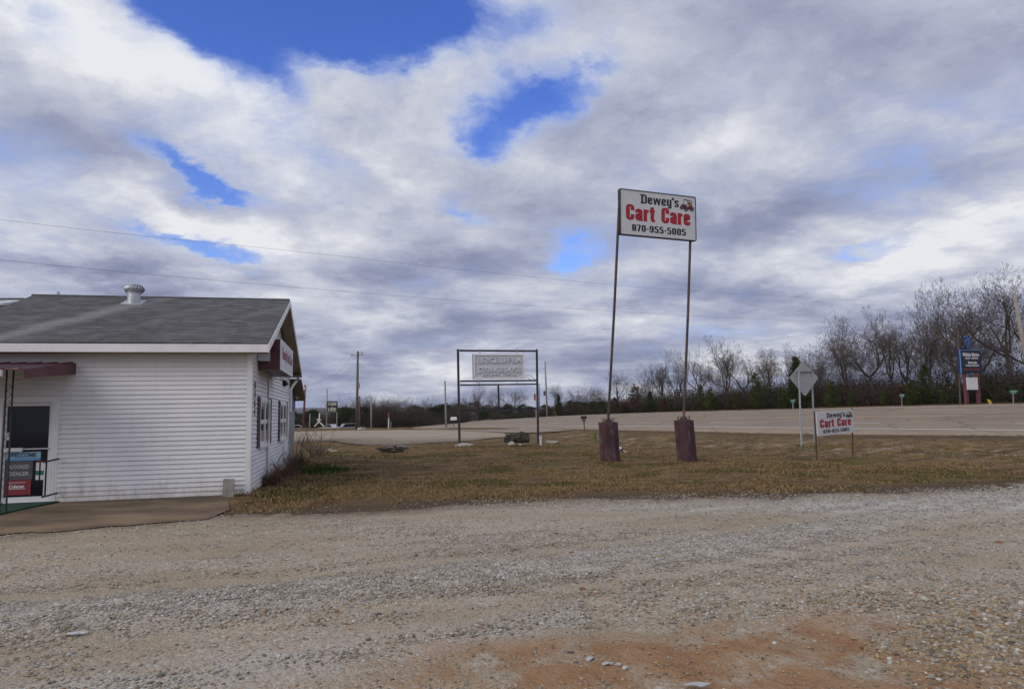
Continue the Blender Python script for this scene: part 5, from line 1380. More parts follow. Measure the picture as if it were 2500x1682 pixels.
o, t_, k_ = util_pole('utility_pole', 'grey pole rising left of the steel frame beyond the highway', 1089, 110, 1086.3, 929.5, .15, M['wood_grey'])
mb = MB()
for yy in (942.5, 951): mb.bar(un(1086.6, yy, 110), un(1084, yy, 110), .06, .06)
part('insulator', mb, M['wood_grey'], o)
YC = far_Y(1335) + 4
o, t_, k_ = util_pole('utility_pole', 'grey pole with a transformer standing right of the steel frame', 1335.5, YC, 1330.8, 882, .15, M['wood_grey'])
mb = MB(); q = un(1329.3, 960, YC); mb.tube([q - UP * .42, q - UP * .40, q + UP * .36, q + UP * .42], [.15, .2, .2, .1], 10); part('transformer', mb, mat('transformer_grey', (.08, .075, .08), .6), o)
mb = MB()
for yy, ln in ((899, 9), (901, 6), (909.5, 5), (923, 3), (926, 2.5)): mb.bar(un(1331, yy, YC), un(1331 - ln, yy - 1, YC), .06, .06)
part('insulator', mb, M['galv_dull'], o)
util_pole('utility_pole', 'thin dark stub pole just right of the right frame post', 1316.5, YC + 14, 1316.3, 937, .09, M['wood_pole'])
Yr = 50.0
o, t_, k_ = util_pole('utility_pole', 'pale leaning pole at the right edge in front of the tallest bare tree', 2526, Yr, 2474.5, 708, .15, mat('bleached_pole', (.30, .27, .24), .9, var=.15, scale=6))
mb = MB(); q = un(2474, 714, Yr); mb.tube([q - UP * .1, q + UP * .15], .12, 8); part('insulator', mb, M['cabinet'], o)
for px_ in (1355.5, 1360):
    Y = YC + 2; b_ = at(px_ + 1.4, Y, -.1); mb = MB(); mb.tube([b_, un(px_ - 2, 1004.5, Y)], .05, 6)
    solo('guy_guard', mb, M['yellow'], ('left', 'right')[px_ > 1358] + ' one of two leaning yellow guy wire guards before the dark cedar', 'guy guard', 'yellow guy guards', org=b_)

def wire(label, pts, r=.012):
    r *= .5
    mb = MB(); P = catmull(np.array([un(*p) for p in pts]), 8); mb.tube(list(P), r, 5)
    solo('power_line', mb, M['wire'], label, 'power line', 'power lines', org=P[len(P) // 2])
wire('upper of the two long power lines crossing the whole sky', [(-120, 522, 24), (300, 571, 28.5), (751, 617, 34.5), (1250, 671, 42), (1652, 707.5, 49), (2237, 741, 62), (2520, 752, 68)], .011)
wire('lower of the two long power lines crossing the whole sky', [(-120, 623, 24), (300, 664, 28.5), (751, 704, 34.5), (1250, 743.5, 42), (1652, 768.5, 49), (2054, 788, 58), (2520, 806, 68)], .011)
wire('faint power line from the transformer pole towards the right hand trees, upper', [(1331, 884, YC), (1500, 885, YC - 4), (1824, 838, 70), (2060, 803, 62)], .010)
wire('faint power line from the transformer pole towards the right hand trees, lower', [(1331, 903, YC), (1500, 906, YC - 4), (1824, 878, 70), (2040, 850, 62)], .010)
wire('faint service line from the yard light pole down behind the shop', [(859, 866, 80), (830, 905, 82), (790, 928, 84), (745, 946, 84)], .014)
wire('short service line between the transformer pole and the steel frame side', [(1331, 948, YC), (1316, 952, YC + 8), (1280, 957, 104), (1240, 962, 106)], .016)

# ------------------------------------------------------------------ trees
def segs_mesh(name, segs, sides, m_, base=(0, 0, 0)):
    """many tapering limbs as one mesh; segs = list of (p, q, r0, r1)"""
    A = np.array([s_[0] for s_ in segs]); B = np.array([s_[1] for s_ in segs]); r0 = np.array([s_[2] for s_ in segs]); r1 = np.array([s_[3] for s_ in segs])
    d = B - A; L = np.linalg.norm(d, axis=1)[:, None]; d = d / np.maximum(L, 1e-6); B = B + d * np.minimum(r1[:, None] * .6, L * .2)
    ref = np.where(np.abs(d[:, 2:3]) < .9, np.array([[0, 0, 1.0]]), np.array([[1.0, 0, 0]]))
    a = np.cross(d, ref); a /= np.linalg.norm(a, axis=1)[:, None]; b = np.cross(d, a)
    n = len(A); V = np.empty((n, 2, sides, 3))
    for k in range(sides):
        t = 2 * math.pi * k / sides; o_ = math.cos(t) * a + math.sin(t) * b
        V[:, 0, k] = A + o_ * r0[:, None]; V[:, 1, k] = B + o_ * r1[:, None]
    i = np.arange(n * 2 * sides).reshape(n, 2, sides); k = np.arange(sides); k2 = (k + 1) % sides
    F_ = np.stack([i[:, 0][:, k], i[:, 0][:, k2], i[:, 1][:, k2], i[:, 1][:, k]], -1).reshape(-1, 4)
    return np_mesh(name, V.reshape(-1, 3), F_, m_, None, sides > 4)

def bare_tree_meshes(seed, form, detail=1.0):
    """unit tree (height about 1 per metre scale 10 m): returns trunk mesh and twig mesh"""
    rd = random.Random(seed); big, small = [], []
    P = dict(oak=dict(fork=.26, ang=(38, 66), up=.10, ratio=.74, lead=.5), vase=dict(fork=.30, ang=(18, 38), up=.16, ratio=.76, lead=.7), tall=dict(fork=.42, ang=(24, 50), up=.13, ratio=.70, lead=.9), clump=dict(fork=.05, ang=(10, 30), up=.15, ratio=.77, lead=.6))[form]
    def rot(d, ang, az):
        d = d / np.linalg.norm(d); ref = np.array([0, 0, 1.0]) if abs(d[2]) < .9 else np.array([1.0, 0, 0])
        a = np.cross(d, ref); a /= np.linalg.norm(a); b = np.cross(d, a)
        return d * math.cos(ang) + (a * math.cos(az) + b * math.sin(az)) * math.sin(ang)
    def grow(p, d, L, r, lev):
        n = 4 if lev < 4 else (3 if lev < 5 else 2)
        seg = L / n; rr = r; az = rd.uniform(0, 6.28)
        for k in range(n):
            wob = .16 if lev < 2 else .26
            d = d + np.array([rd.gauss(0, wob), rd.gauss(0, wob), rd.gauss(0, wob * .7) + P['up'] * (1 if lev else .3)]) * (.55 if lev == 0 else 1); d /= np.linalg.norm(d)
            q = p + d * seg; r2 = max(rr * (.90 if lev < 3 else .84), .0100)
            (big if rr > .035 else small).append((p, q, rr, r2)); p, rr = q, r2
            if lev >= 1 and lev < 6 and k < n - 1 and rd.random() < (.85 if lev < 5 else .7) * min(1, detail + .1):
                az += 2.4 + rd.uniform(-.6, .6)
                grow(p, rot(d, R(rd.uniform(30, 62)), az), L * rd.uniform(.45, .68), rr * rd.uniform(.42, .6), lev + 1 + (1 if lev > 3 and rd.random() < .4 else 0))
        if lev < 6:
            nb = rd.choice((2, 2, 3)) if lev else rd.choice((3, 4)); az = rd.uniform(0, 6.28)
            for k in range(nb):
                lead = (k == 0 and rd.random() < P['lead'])
                ang = R(rd.uniform(6, 18)) if lead else R(rd.uniform(*P['ang']))
                grow(p, rot(d, ang, az + k * 6.28 / nb + rd.uniform(-.4, .4)), L * P['ratio'] * rd.uniform(.82, 1.12) * (1.0 if lead else .9) * (1.25 if lev == 0 else 1), rr * (.80 if lead else rd.uniform(.55, .72)), lev + 1)
    H0 = 10.0
    if form == 'clump':
        for k in range(4): grow(np.array([rd.uniform(-.3, .3), rd.uniform(-.3, .3), -.3]), rot(np.array([0, 0, 1.0]), R(rd.uniform(4, 18)), k * 1.57), H0 * .26, .07, 1)
    else: grow(np.array([0, 0, -.4]), np.array([0, 0, 1.0]), H0 * P['fork'] * .9, .24 if form != 'tall' else .20, 0)
    allp = np.array([s_[1] for s_ in big + small]); top = np.percentile(allp[:, 2], 99.7); k = H0 / top
    f = lambda L_: [(a * k, b * k, r0, r1) for a, b, r0, r1 in L_]
    lim = int(6800 * detail)
    if len(small) > lim: small = rd.sample(small, lim)
    return segs_mesh('trunk', f(big), 6, M['bark']), segs_mesh('crown', f(small), 3, M['twig']), len(big), len(small)
TREE = {}
for form, seeds in (('oak', (3, 11, 23)), ('vase', (5, 14, 31)), ('tall', (8, 19)), ('clump', (27, 40))):
    for sd in seeds:
        TREE.setdefault(form, []).append(bare_tree_meshes(sd, form))

def leaf_cards(pts, size, cols, seed=0, flatness=0.0):
    """leaf sprays: one small random triangle pair per point"""
    r_ = np.random.default_rng(seed); n = len(pts)
    a = r_.normal(size=(n, 3)); a /= np.linalg.norm(a, axis=1)[:, None]; b = np.cross(a, r_.normal(size=(n, 3))); b /= np.linalg.norm(b, axis=1)[:, None] + 1e-9
    s_ = (size * r_.uniform(.6, 1.4, n))[:, None]
    V = np.stack([pts - a * s_, pts + b * s_ * .45, pts + a * s_, pts - b * s_ * .45], 1)
    i = np.arange(n * 4).reshape(n, 4)
    return V.reshape(-1, 3), i, np.repeat(np.c_[cols, np.ones(n)], 4, 0)
def evergreen_meshes(seed, form):
    """cedar / pine / round juniper / brown oak, 10 m tall"""
    r_ = np.random.default_rng(seed); pts = []; segs = [(np.array([0, 0, -.3]), np.array([0, 0, 9.2 if form != 'brown' else 5.0]), .17, .03)]
    base = dict(cedar=((.022, .034, .012), (.062, .078, .026)), pine=((.022, .036, .016), (.060, .080, .030)), juniper=((.026, .044, .010), (.090, .112, .024)), brown=((.048, .026, .020), (.125, .066, .046)), brush=((.040, .034, .026), (.085, .072, .050)))[form]
    nb = dict(cedar=150, pine=70, juniper=110, brown=80, brush=90)[form]
    for k in range(nb):
        t = r_.uniform(.04 if form in ('cedar', 'juniper', 'brush') else .38 if form == 'pine' else .15, 1.0); az = r_.uniform(0, 6.283)
        if form == 'cedar': rad = 2.1 * (1 - t) ** .8 + .15
        elif form == 'pine': rad = 2.6 * math.sqrt(max(0.05, 1 - ((t - .66) / .36) ** 2))
        elif form == 'juniper': rad = 3.2 * (1 - t) ** .6 * (.6 + .8 * t) + .15
        elif form == 'brush': rad = 3.6 * math.sqrt(max(.03, 1 - t * t))
        else: rad = 2.7 * math.sqrt(max(0.06, 1 - ((t - .5) / .52) ** 2))
        rad *= r_.uniform(.55, 1.15)
        b0 = np.array([0, 0, 10 * t * (.92 if form != 'pine' else .9)]); tip = b0 + np.array([math.cos(az) * rad, math.sin(az) * rad, r_.uniform(-.2, .7) if form != 'cedar' else r_.uniform(.1, .9)])
        segs.append((b0, tip, .035, .012)); n = 44 if form != 'pine' else 80
        u = r_.uniform(.25, 1.08, n)[:, None] ** .7; sp = .38 if form != 'pine' else .50
        pts.append(b0 + (tip - b0) * u + r_.normal(size=(n, 3)) * sp * np.array([1, 1, .7]) * (.5 + .5 * rad / 2.5))
    pts = np.vstack(pts); pts = pts[pts[:, 2] > .05]
    cl = fnoise(pts[:, 0] + pts[:, 1] * .5, pts[:, 2] + pts[:, 1] * .3, .8, seed, 3)[:, None]; rn = r_.uniform(0, 1, (len(pts), 1))
    cols = np.asarray(base[0]) + (np.asarray(base[1]) - base[0]) * np.clip(cl * 1.6 - .45 + (rn - .5) * .5, 0, 1)
    V, F_, C_ = leaf_cards(pts, dict(cedar=.15, pine=.17, juniper=.14, brown=.17, brush=.17)[form], cols, seed)
    crown = np_mesh('crown', V, F_, M['leafcol'], {'col': ('FLOAT_COLOR', C_)})
    return segs_mesh('trunk', segs, 5, M['bark_dark']), crown
EVER = {f: [evergreen_meshes(s_, f) for s_ in ss] for f, ss in (('cedar', (1, 2, 3)), ('pine', (4, 5, 6)), ('juniper', (7, 8)), ('brown', (9, 10)), ('brush', (12, 13)))}
tree_n = [0]
def tree(form, px, Y, top, label, wid=1.0, group=None, var=None, tint=None):
    """tree at picture column px and distance Y whose top reaches picture row top"""
    b_ = at(px, Y); tz = un(px, top, Y)[2]; hgt = max(1.0, tz - b_[2]); tree_n[0] += 1
    lib = TREE[form] if form in TREE else EVER[form]; k = var if var is not None else tree_n[0]; mm = lib[k % len(lib)]
    nm = {'oak': 'bare_tree', 'vase': 'bare_tree', 'tall': 'bare_tree', 'clump': 'bare_tree', 'cedar': 'cedar_tree', 'pine': 'pine_tree', 'juniper': 'cedar_tree', 'brown': 'oak_tree', 'brush': 'bush'}[form]
    o = thing(nm, label, {'cedar': 'cedar', 'juniper': 'cedar', 'pine': 'pine tree', 'brush': 'bush'}.get(form, 'tree'), b_, group, rotz=(tree_n[0] * 2.39) % 6.28)
    o.scale = (hgt / 10 * wid, hgt / 10 * wid, hgt / 10)
    link('trunk', mm[0], o); link('crown', mm[1], o)
    return o
RW = lambda px, d: far_Y(px) + d
bg = 'bare trees along the far side of the highway'
for a_ in (
    ('tall', 2478, 9, 655, 'tallest bare tree at the right edge behind the leaning pale pole', 1.0, 0), ('oak', 2425, 14, 735, 'bare tree right of the navy marine sign with low spreading limbs', 1.0, 1),
    ('vase', 2336, 7, 695, 'tall forked bare tree directly behind the navy marine sign', .95, 0), ('oak', 2560, 12, 700, 'bare tree cut off by the right edge of the view', 1.0, 2),
    ('vase', 2282, 10, 715, 'upright bare tree just left of the navy marine sign', .8, 1), ('vase', 2222, 12, 770, 'mid sized bare tree above the green street name blade', .9, 2),
    ('oak', 2136, 8, 757, 'broad many limbed bare tree right of the diamond sign', 1.0, 0), ('vase', 2185, 15, 752, 'bare tree between the broad many limbed one and the street name blade', .8, 0),
    ('vase', 2062, 14, 775, 'bare tree with fine twigs close right of the diamond sign', .9, 1), ('clump', 2390, 18, 800, 'thin clump of bare stems behind the posts of the navy marine sign', 1.2, 0),
    ('tall', 1992, 12, 848, 'slim bare tree showing above the right corner of the diamond sign', 1.0, 1), ('vase', 1928, 14, 838, 'bare tree behind the left corner of the diamond sign', .9, 2),
    ('oak', 1895, 12, 845, 'bare tree with bent limbs left of the diamond sign', .8, 1), ('vase', 1862, 18, 858, 'small bare tree half hidden by the dark cedar left of the diamond sign', .9, 0),
    ('oak', 1822, 12, 843, 'bare oak with a crooked trunk right of the right sign pipe', .9, 0), ('vase', 1780, 13, 824, 'tallest rounded bare tree right of the right sign pipe', 1.0, 0),
    ('oak', 1722, 11, 845, 'bare tree with wide limbs over the pale green cedar', .9, 2), ('vase', 1665, 14, 855, 'bare tree right behind the right sign pipe', .95, 1),
    ('vase', 1622, 12, 856, 'full rounded bare tree between the two sign pipes', .95, 2), ('clump', 1588, 15, 900, 'low fuzzy bare tree left of the full rounded one between the pipes', 1.2, 1),
    ('tall', 1508, 14, 905, 'sparse open bare tree with stiff limbs right of the left sign pipe', 1.2, 0), ('clump', 1462, 22, 938, 'faint bare clump just left of the left sign pipe', 1.3, 0),
    ('clump', 1438, 24, 941, 'faint bare clump behind the dark mailbox', 1.3, 1), ('tall', 1408, 20, 944, 'spindly bare tree left of the dark mailbox', 1.0, 1),
    ('oak', 1348, 14, 935, 'crooked bare tree just right of the transformer pole', 1.0, 1), ('oak', 1255, 20, 935, 'bare tree seen through the right half of the steel frame', 1.2, 0), ('clump', 1208, 26, 955, 'slight bare tree seen through the middle of the steel frame', 1.0, 1),
    ('vase', 1168, 22, 936, 'bare tree seen through the left half of the steel frame', 1.1, 1), ('clump', 2310, 16, 770, 'clump of thin stems filling the gap left of the navy marine sign', 1.0, 1), ('clump', 2450, 20, 800, 'clump of thin stems below the tallest bare tree', 1.4, 0),
    ('clump', 2105, 18, 800, 'clump of thin stems inside the broad bare tree right of the diamond', 1.3, 0), ('clump', 1745, 20, 880, 'low clump of bare stems above the pale green cedar', 1.2, 1), ('clump', 2020, 20, 850, 'low clump of bare stems over the yellow green juniper', 1.2, 1), ('clump', 2255, 20, 810, 'clump of thin stems behind the left street name blade', 1.2, 1)):
    tree(a_[0], a_[1], RW(a_[1], a_[2]), a_[3], a_[4], a_[5], bg, a_[6])
bl = 'bare trees beyond the crest of the land on the left'
for px, Y, top, form, lab in ((1042, 165, 964, 'oak', 'round bare tree standing apart just left of the grey pole'), (992, 160, 957, 'oak', 'tallest bare tree of the left group, with a bent trunk'), (970, 175, 972, 'oak', 'arching bare tree left of the tallest in the left group'),
                              (946, 150, 961, 'clump', 'fine bare tree above the white pipeline marker'), (926, 152, 967, 'clump', 'fine bare tree just left of the white pipeline marker'), (905, 150, 963, 'vase', 'fine bare tree behind the short pale pole'),
                              (887, 148, 964, 'clump', 'fine bare tree right of the tall brown pole'), (846, 170, 968, 'clump', 'fine bare tree between the black car lot sign and the brown pole'), (826, 180, 978, 'clump', 'small bare tree right behind the black car lot sign'), (1120, 190, 972, 'clump', 'faint bare tree by the left post of the steel frame')):
    tree(form, px, Y, top, lab, 1.15, bl)
gb = 'evergreens along the far side of the highway'
for a_ in (
    ('cedar', 1364, 6, 963, 'pointed dark cedar right of the transformer pole', 1.1, 0), ('cedar', 1588, 6, 955, 'dark cedar between the sign pipes beside the brown oak', 1.2, 1), ('juniper', 1735, 6, 944, 'pale green broad cedar right of the right sign pipe', 1.0, 0),
    ('juniper', 1712, 6, 935, 'green cedar leaning into the left side of the pale broad cedar', .7, 1), ('juniper', 1848, 6, 905, 'large dark green cedar left of the diamond sign', .8, 1), ('cedar', 1950, 6, 870, 'tall dark cedar directly behind the diamond sign', 1.15, 0),
    ('juniper', 1912, 7, 945, 'broad dark cedar left of the lower diamond sign', 1.0, 0), ('juniper', 2032, 5, 925, 'round green juniper right of the diamond sign', 1.0, 0), ('juniper', 2262, 8, 885, 'dark cedar below the bare trees left of the marine sign', .75, 1),
    ('juniper', 2232, 5, 920, 'short cedar behind the left street name blade', 1.1, 2), ('juniper', 1800, 7, 960, 'low dark cedar between pale cedar and large dark cedar', 1.0, 1), ('cedar', 1640, 8, 985, 'low dark cedar behind the empty square frame', 1.3, 2), ('juniper', 2080, 7, 955, 'low cedar at the foot of the broad bare tree', 1.0, 1), ('juniper', 2305, 6, 948, 'low dark cedar left of the maroon posts of the marine sign', 1.0, 0), ('juniper', 2422, 8, 930, 'low dark cedar behind the leaning yellow marker post', 1.1, 1), ('juniper', 2160, 7, 950, 'low dark cedar between the broad bare tree and the left street name blade', 1.0, 0), ('juniper', 1980, 7, 952, 'low dark cedar right behind the right post of the diamond sign', 1.0, 1)):
    tree(a_[0], a_[1], RW(a_[1], a_[2] * .55), a_[3], a_[4], a_[5], gb, a_[6])
tree('brown', 1552, RW(1552, 3), 937, 'red brown oak holding its dead leaves between the sign pipes', .9, None, 0)
tree('brown', 1500, RW(1500, 3), 968, 'lower red brown oak right of the left sign pipe', 1.3, None, 1)
tree('brown', 1525, RW(1525, 7), 985, 'low brown oak bush between the two red brown oaks', 1.8, None, 0)
tree('brown', 1159, RW(1159, 24), 976, 'brown leaved oak seen through the left half of the steel frame', 1.3, None, 1)
tree('brown', 2205, RW(2205, 3), 935, 'dull brown oak brush behind the left street name blade', 1.2, None, 0)
tree('brown', 1620, RW(1620, 3), 972, 'dull brown oak brush left of the empty square frame', 1.4, None, 1)
pg = 'pines in the line of woods behind the steel frame'
for k, (px, d, top) in enumerate(((1085, 30, 982), (1126, 32, 983), (1188, 30, 985), (1215, 32, 988), (1240, 28, 984), (1275, 26, 984), (1295, 30, 990), (1330, 26, 986), (1392, 18, 975), (1412, 20, 978), (1430, 18, 982), (1450, 16, 978), (1470, 15, 979), (1485, 14, 984), (1015, 60, 986), (1062, 50, 989))):
    lab = ('round topped dark pine left of the grey pole', 'dark pine beside the left post of the steel frame', 'green pine under the brown leaved oak in the left half of the steel frame', 'green pine just left of the centre bar of the steel frame', 'green pine just right of the centre bar of the steel frame', 'green pine under the bare tree in the right half of the steel frame',
           'green pine at the right post of the steel frame behind the red sign', 'green pine behind the foot of the transformer pole', 'green pine first right of the pointed dark cedar', 'green pine second right of the pointed dark cedar', 'green pine directly above the dark mailbox', 'green pine third left of the left sign pipe',
           'green pine next but one left of the left sign pipe', 'green pine touching the left sign pipe', 'low dark pine right of the tallest bare tree of the left group', 'low dark pine between two round bare trees on the left')[k]
    tree('pine', px, RW(px, d) if px > 1100 else 165, top, lab, 1.5, pg)
for px, Y, top, form, lab, wd in ((762, 140, 996, 'pine', 'dark round tree between the leftmost pole and the black car lot sign', 1.3), (725, 150, 1002, 'pine', 'dark tree at the eave of the shop annex', 1.4), (835, 140, 990, 'pine', 'dark evergreen right of the black car lot sign', 1.5), (855, 135, 992, 'pine', 'dark evergreen behind the tall brown pole', 1.3),
                                  (885, 130, 988, 'brush', 'dark domed brush right of the tall brown pole', 1.6), (745, 170, 1015, 'brush', 'dark low brush by the leftmost pole', 1.8)):
    tree(form, px, Y, top, lab, wd, 'dark trees beyond the crest on the left')

# thickets: dense brush that reads as one mass, behind the road edge and beyond the crest
def thicket(name, label, line, hmin, hmax, depth, dens, greens, seed):
    r_ = np.random.default_rng(seed); line = np.asarray(line, float); s_ = np.r_[0, np.cumsum(np.linalg.norm(np.diff(line[:, :2], axis=0), axis=1))]
    n = int(s_[-1] * dens); u = r_.uniform(0, s_[-1], n); bx = np.interp(u, s_, line[:, 0]) + r_.normal(0, .35, n); by = np.interp(u, s_, line[:, 1])
    off = r_.uniform(0, 1, n) ** 1.3 * depth
    dx = np.interp(u, s_, line[:, 2]); dy = np.interp(u, s_, line[:, 3]); x = bx + dx * off; y = by + dy * off; z = gz(x, y)
    hh = (hmin + (hmax - hmin) * fnoise(u, off * .2, .22, seed, 3) ** 1.2) * r_.uniform(.55, 1.1, n)
    segs = []; lv = []; lc = []
    for k in np.nonzero(r_.random(n) < .8)[0]:
        p = np.array([x[k], y[k], z[k] - .1])
        for _ in range(2):
            q = p + np.array([r_.normal(0, .3), r_.normal(0, .3), hh[k] * .5]); segs.append((p, q, .018, .012))
            for _ in range(3): segs.append((q - (q - p) * r_.uniform(0, .6), q + np.array([r_.normal(0, .6), r_.normal(0, .6), hh[k] * r_.uniform(.1, .75)]), .010, .007))
    m = 20
    zz = r_.uniform(0, 1, (n, m)) ** 1.3 * hh[:, None] * .9
    pts = np.stack([x[:, None] + r_.normal(0, .45, (n, m)), y[:, None] + r_.normal(0, .45, (n, m)), z[:, None] + zz], -1).reshape(-1, 3)
    f = np.repeat(fnoise(u, off, .16, seed + 5, 3), m); rn = r_.random(len(pts))
    A, B, C_ = (np.array(q) for q in greens)
    cols = np.where((f > .53)[:, None], A, np.where((f > .42)[:, None], B, C_)) * (.5 + .9 * rn[:, None])
    V, F_, C2 = leaf_cards(pts, .10, cols, seed)
    me = np_mesh(name, V, F_, M['leafcol'], {'col': ('FLOAT_COLOR', C2)})
    o = tag(link(name, me), label, kind='stuff')
    st = link('stems', segs_mesh('stems', segs, 3, mat('brush_stems', (.062, .048, .037), .95, var=.35, scale=.8)), o); st['kind'] = 'stuff'
fl = []
for k in range(0, len(FAR)):
    if FAR[k][1] > 20 and -10 < FAR[k][0] < 110: fl.append((FAR[k][0] + NRM[k][0] * 4.2, FAR[k][1] + NRM[k][1] * 4.2, NRM[k][0], NRM[k][1]))
thicket('roadside_thicket', 'tangled brown and dark green brush along the far edge of the highway', fl, .3, 3.6, 10.0, 52, ((.026, .036, .014), (.046, .036, .026), (.060, .040, .030)), 3)
ln = []
for px in np.linspace(1135, 690, 24):
    Y = np.interp(px, [690, 900, 1135], [150, 140, 150]); p = at(px, Y); ln.append((p[0], p[1], 0.0, 1.0))
ln += [(FAR[k][0] + NRM[k][0] * 6, FAR[k][1] + NRM[k][1] * 6, NRM[k][0], NRM[k][1]) for k in range(0)]
dp = [(a_ + c_ * 11, b_ + d_ * 11, c_, d_) for a_, b_, c_, d_ in fl]
thicket('understorey', 'tall tangled grey brown stems filling the woods behind the roadside brush', dp, 1.5, 6.0, 14.0, 24, ((.024, .032, .015), (.044, .036, .027), (.048, .038, .030)), 14)
thicket('far_woods', 'dark mass of winter woods beyond the crest on the left', ln, 3.0, 7.0, 30.0, 90, ((.030, .034, .020), (.050, .042, .036), (.060, .050, .044)), 8)

# ------------------------------------------------------------------ shrubs by the gable
def shrub(name, label, b_, h_, spread, n, seed, m_, lean=(0, 0), thick=.012):
    rd = random.Random(seed); segs = []
    def grow(p, d, L, r, lev):
        for k in range(3):
            d = d + np.array([rd.gauss(0, .18), rd.gauss(0, .18), rd.gauss(.05, .1)]); d /= np.linalg.norm(d); q = p + d * L / 3; segs.append((p, q, r, r * .85)); p = q; r *= .85
            if lev < 3 and rd.random() < .8: grow(p, d + np.array([rd.gauss(0, .6), rd.gauss(0, .6), rd.gauss(.1, .3)]), L * .6, r * .65, lev + 1)
    for k in range(n):
        a_ = rd.uniform(0, 6.28); d = np.array([math.cos(a_) * spread + lean[0], math.sin(a_) * spread + lean[1], 1.0]); d /= np.linalg.norm(d)
        grow(np.array([rd.gauss(0, .12), rd.gauss(0, .12), -.05]), d, h_ * rd.uniform(.6, 1.0) * .75, thick * rd.uniform(.7, 1.2), 1 if n > 25 else 0)
    o = thing(name, label, 'shrub', b_); link('stems', segs_mesh('stems', segs, 4, m_), o); return o
shrub('bare_shrub', 'spindly bare shrub against the gable wall below the windows', on_ground(664, 1158), 1.45, .55, 8, 4, M['shrub_twig'], thick=.014)
shrub('bare_shrub', 'tall thin bare stem leaning by the rear corner of the gable', H(-.4, 7.2, 0), 2.2, .12, 3, 9, M['shrub_twig'], thick=.016)
for k, (px, py, h_, lab) in enumerate(((662, 1184, .50, 'low red brown twiggy shrub nearest the front corner of the gable'), (697, 1172, .72, 'dense red brown twiggy shrub in the middle of the gable bed'), (722, 1146, .80, 'dense brown twiggy shrub at the back of the gable bed'))):
    shrub('twig_shrub', lab, on_ground(px, py), h_, .75, 80, 20 + k, M['red_twig'], thick=.0095)
b_ = on_ground(772, 1116); shrub('bare_shrub', 'open grey bare shrub standing in the lawn right of the gable', b_, 1.75, .62, 9, 15, M['shrub_twig'], thick=.018)
b_ = on_ground(768, 1112); shrub('twig_shrub', 'low dark thicket of stems at the foot of the open bare shrub', b_ + np.array([0, .2, 0]), .7, .9, 34, 33, M['bark_dark'], thick=.008)

# ------------------------------------------------------------------ rocks, rubble, branches, litter
def rock(name, label, cat, c_, sx, sy, sz, seed, m_, sub=3, rough=.28, group=None):
    bm = bmesh.new(); bmesh.ops.create_icosphere(bm, subdivisions=sub, radius=1.0); r_ = random.Random(seed); o_ = Vector((r_.uniform(0, 50), r_.uniform(0, 50), r_.uniform(0, 50)))
    from mathutils import noise as mn
    for v in bm.verts:
        k = 1 + rough * (mn.fractal(v.co * 1.4 + o_, 1.0, 2.0, 4) ) + .10 * mn.noise(v.co * 6 + o_); v.co *= k
        v.co.x *= sx; v.co.y *= sy; v.co.z = max(v.co.z, -.35) * sz
    me = bpy.data.meshes.new(name); bm.to_mesh(me); bm.free(); me.materials.append(m_)
    o = link(name, me, None, c_); return tag(o, label, cat, group)
b_ = on_ground(1262, 1088); k_ = b_[1] / FPX
rock('boulder', 'large dark mossy boulder on the lawn inside the steel frame', 'boulder', b_ + np.array([13 * k_, .1, 14 * k_]), 19 * k_, .45, 19 * k_, 5, M['rock'], 4)
rock('boulder', 'smaller dark mossy boulder leaning left of the large boulder', 'boulder', b_ + np.array([-14 * k_, .2, 13 * k_]), 17 * k_, .40, 15 * k_, 12, M['rock'], 4)
rock('rock', 'pale stone wedged under the smaller dark boulder', 'rock', b_ + np.array([-13 * k_, -.22, 4 * k_]), 10 * k_, .16, 7 * k_, 17, M['pale_rock'])
rock('rock', 'small pale stone at the foot of the large dark boulder', 'rock', b_ + np.array([8 * k_, -.36, 3 * k_]), 3.5 * k_, .1, 4 * k_, 18, M['pale_rock'])
for k, (px, py, sx, sz, lab) in enumerate(((1132, 1088, 14, 4.0, 'flat pale slab by the left post of the steel frame'), (1148, 1089, 9, 3.0, 'pale stone right of the flat slab'), (1120, 1090, 9, 3.0, 'pale stone left of the flat slab'), (1128, 1084, 8, 4, 'grey stone on top of the slab heap'),
                                           (1352, 1082, 12, 3.2, 'flat pale slab right of the white riser pipe'), (1340, 1080, 8, 2.5, 'pale stone left of the flat slab by the riser pipe'), (1362, 1086, 6, 3, 'dark stone at the end of the slab by the riser pipe'))):
    b_ = on_ground(px, py); k_ = b_[1] / FPX; rock('rock', lab, 'rock', b_ + UP * sz * k_ * .3, sx * k_, .28, sz * k_ * 1.6, 30 + k, M['pale_rock'] if k not in (3, 6) else M['rock'], 3)
b_ = on_ground(957, 1104); k_ = b_[1] / FPX
heap = thing('branch_heap', 'heap of broken grey branches lying on the brown lawn', 'branch heap', b_)
rd = random.Random(2)
for k in range(16):
    a_ = rd.uniform(-.5, .5) + (math.pi if rd.random() < .5 else 0); L_ = rd.uniform(.3, .9); c_ = b_ + np.array([rd.uniform(-.55, .55), rd.uniform(-.25, .25), rd.uniform(.04, .26)]); d_ = np.array([math.cos(a_), math.sin(a_) * .6, rd.uniform(-.15, .25)]) * L_ / 2
    mb = MB(); mb.tube([c_ - d_, c_ + np.array([0, 0, rd.uniform(-.03, .05)]), c_ + d_], [rd.uniform(.03, .07), .045, .02], 6); part('branch', mb, M['wood_grey'] if k % 3 else M['bark_dark'], heap)
rock('rock', 'brown clod under the heap of broken branches', 'rock', b_ + UP * .02, .5, .3, .16, 77, M['rock'], 3)
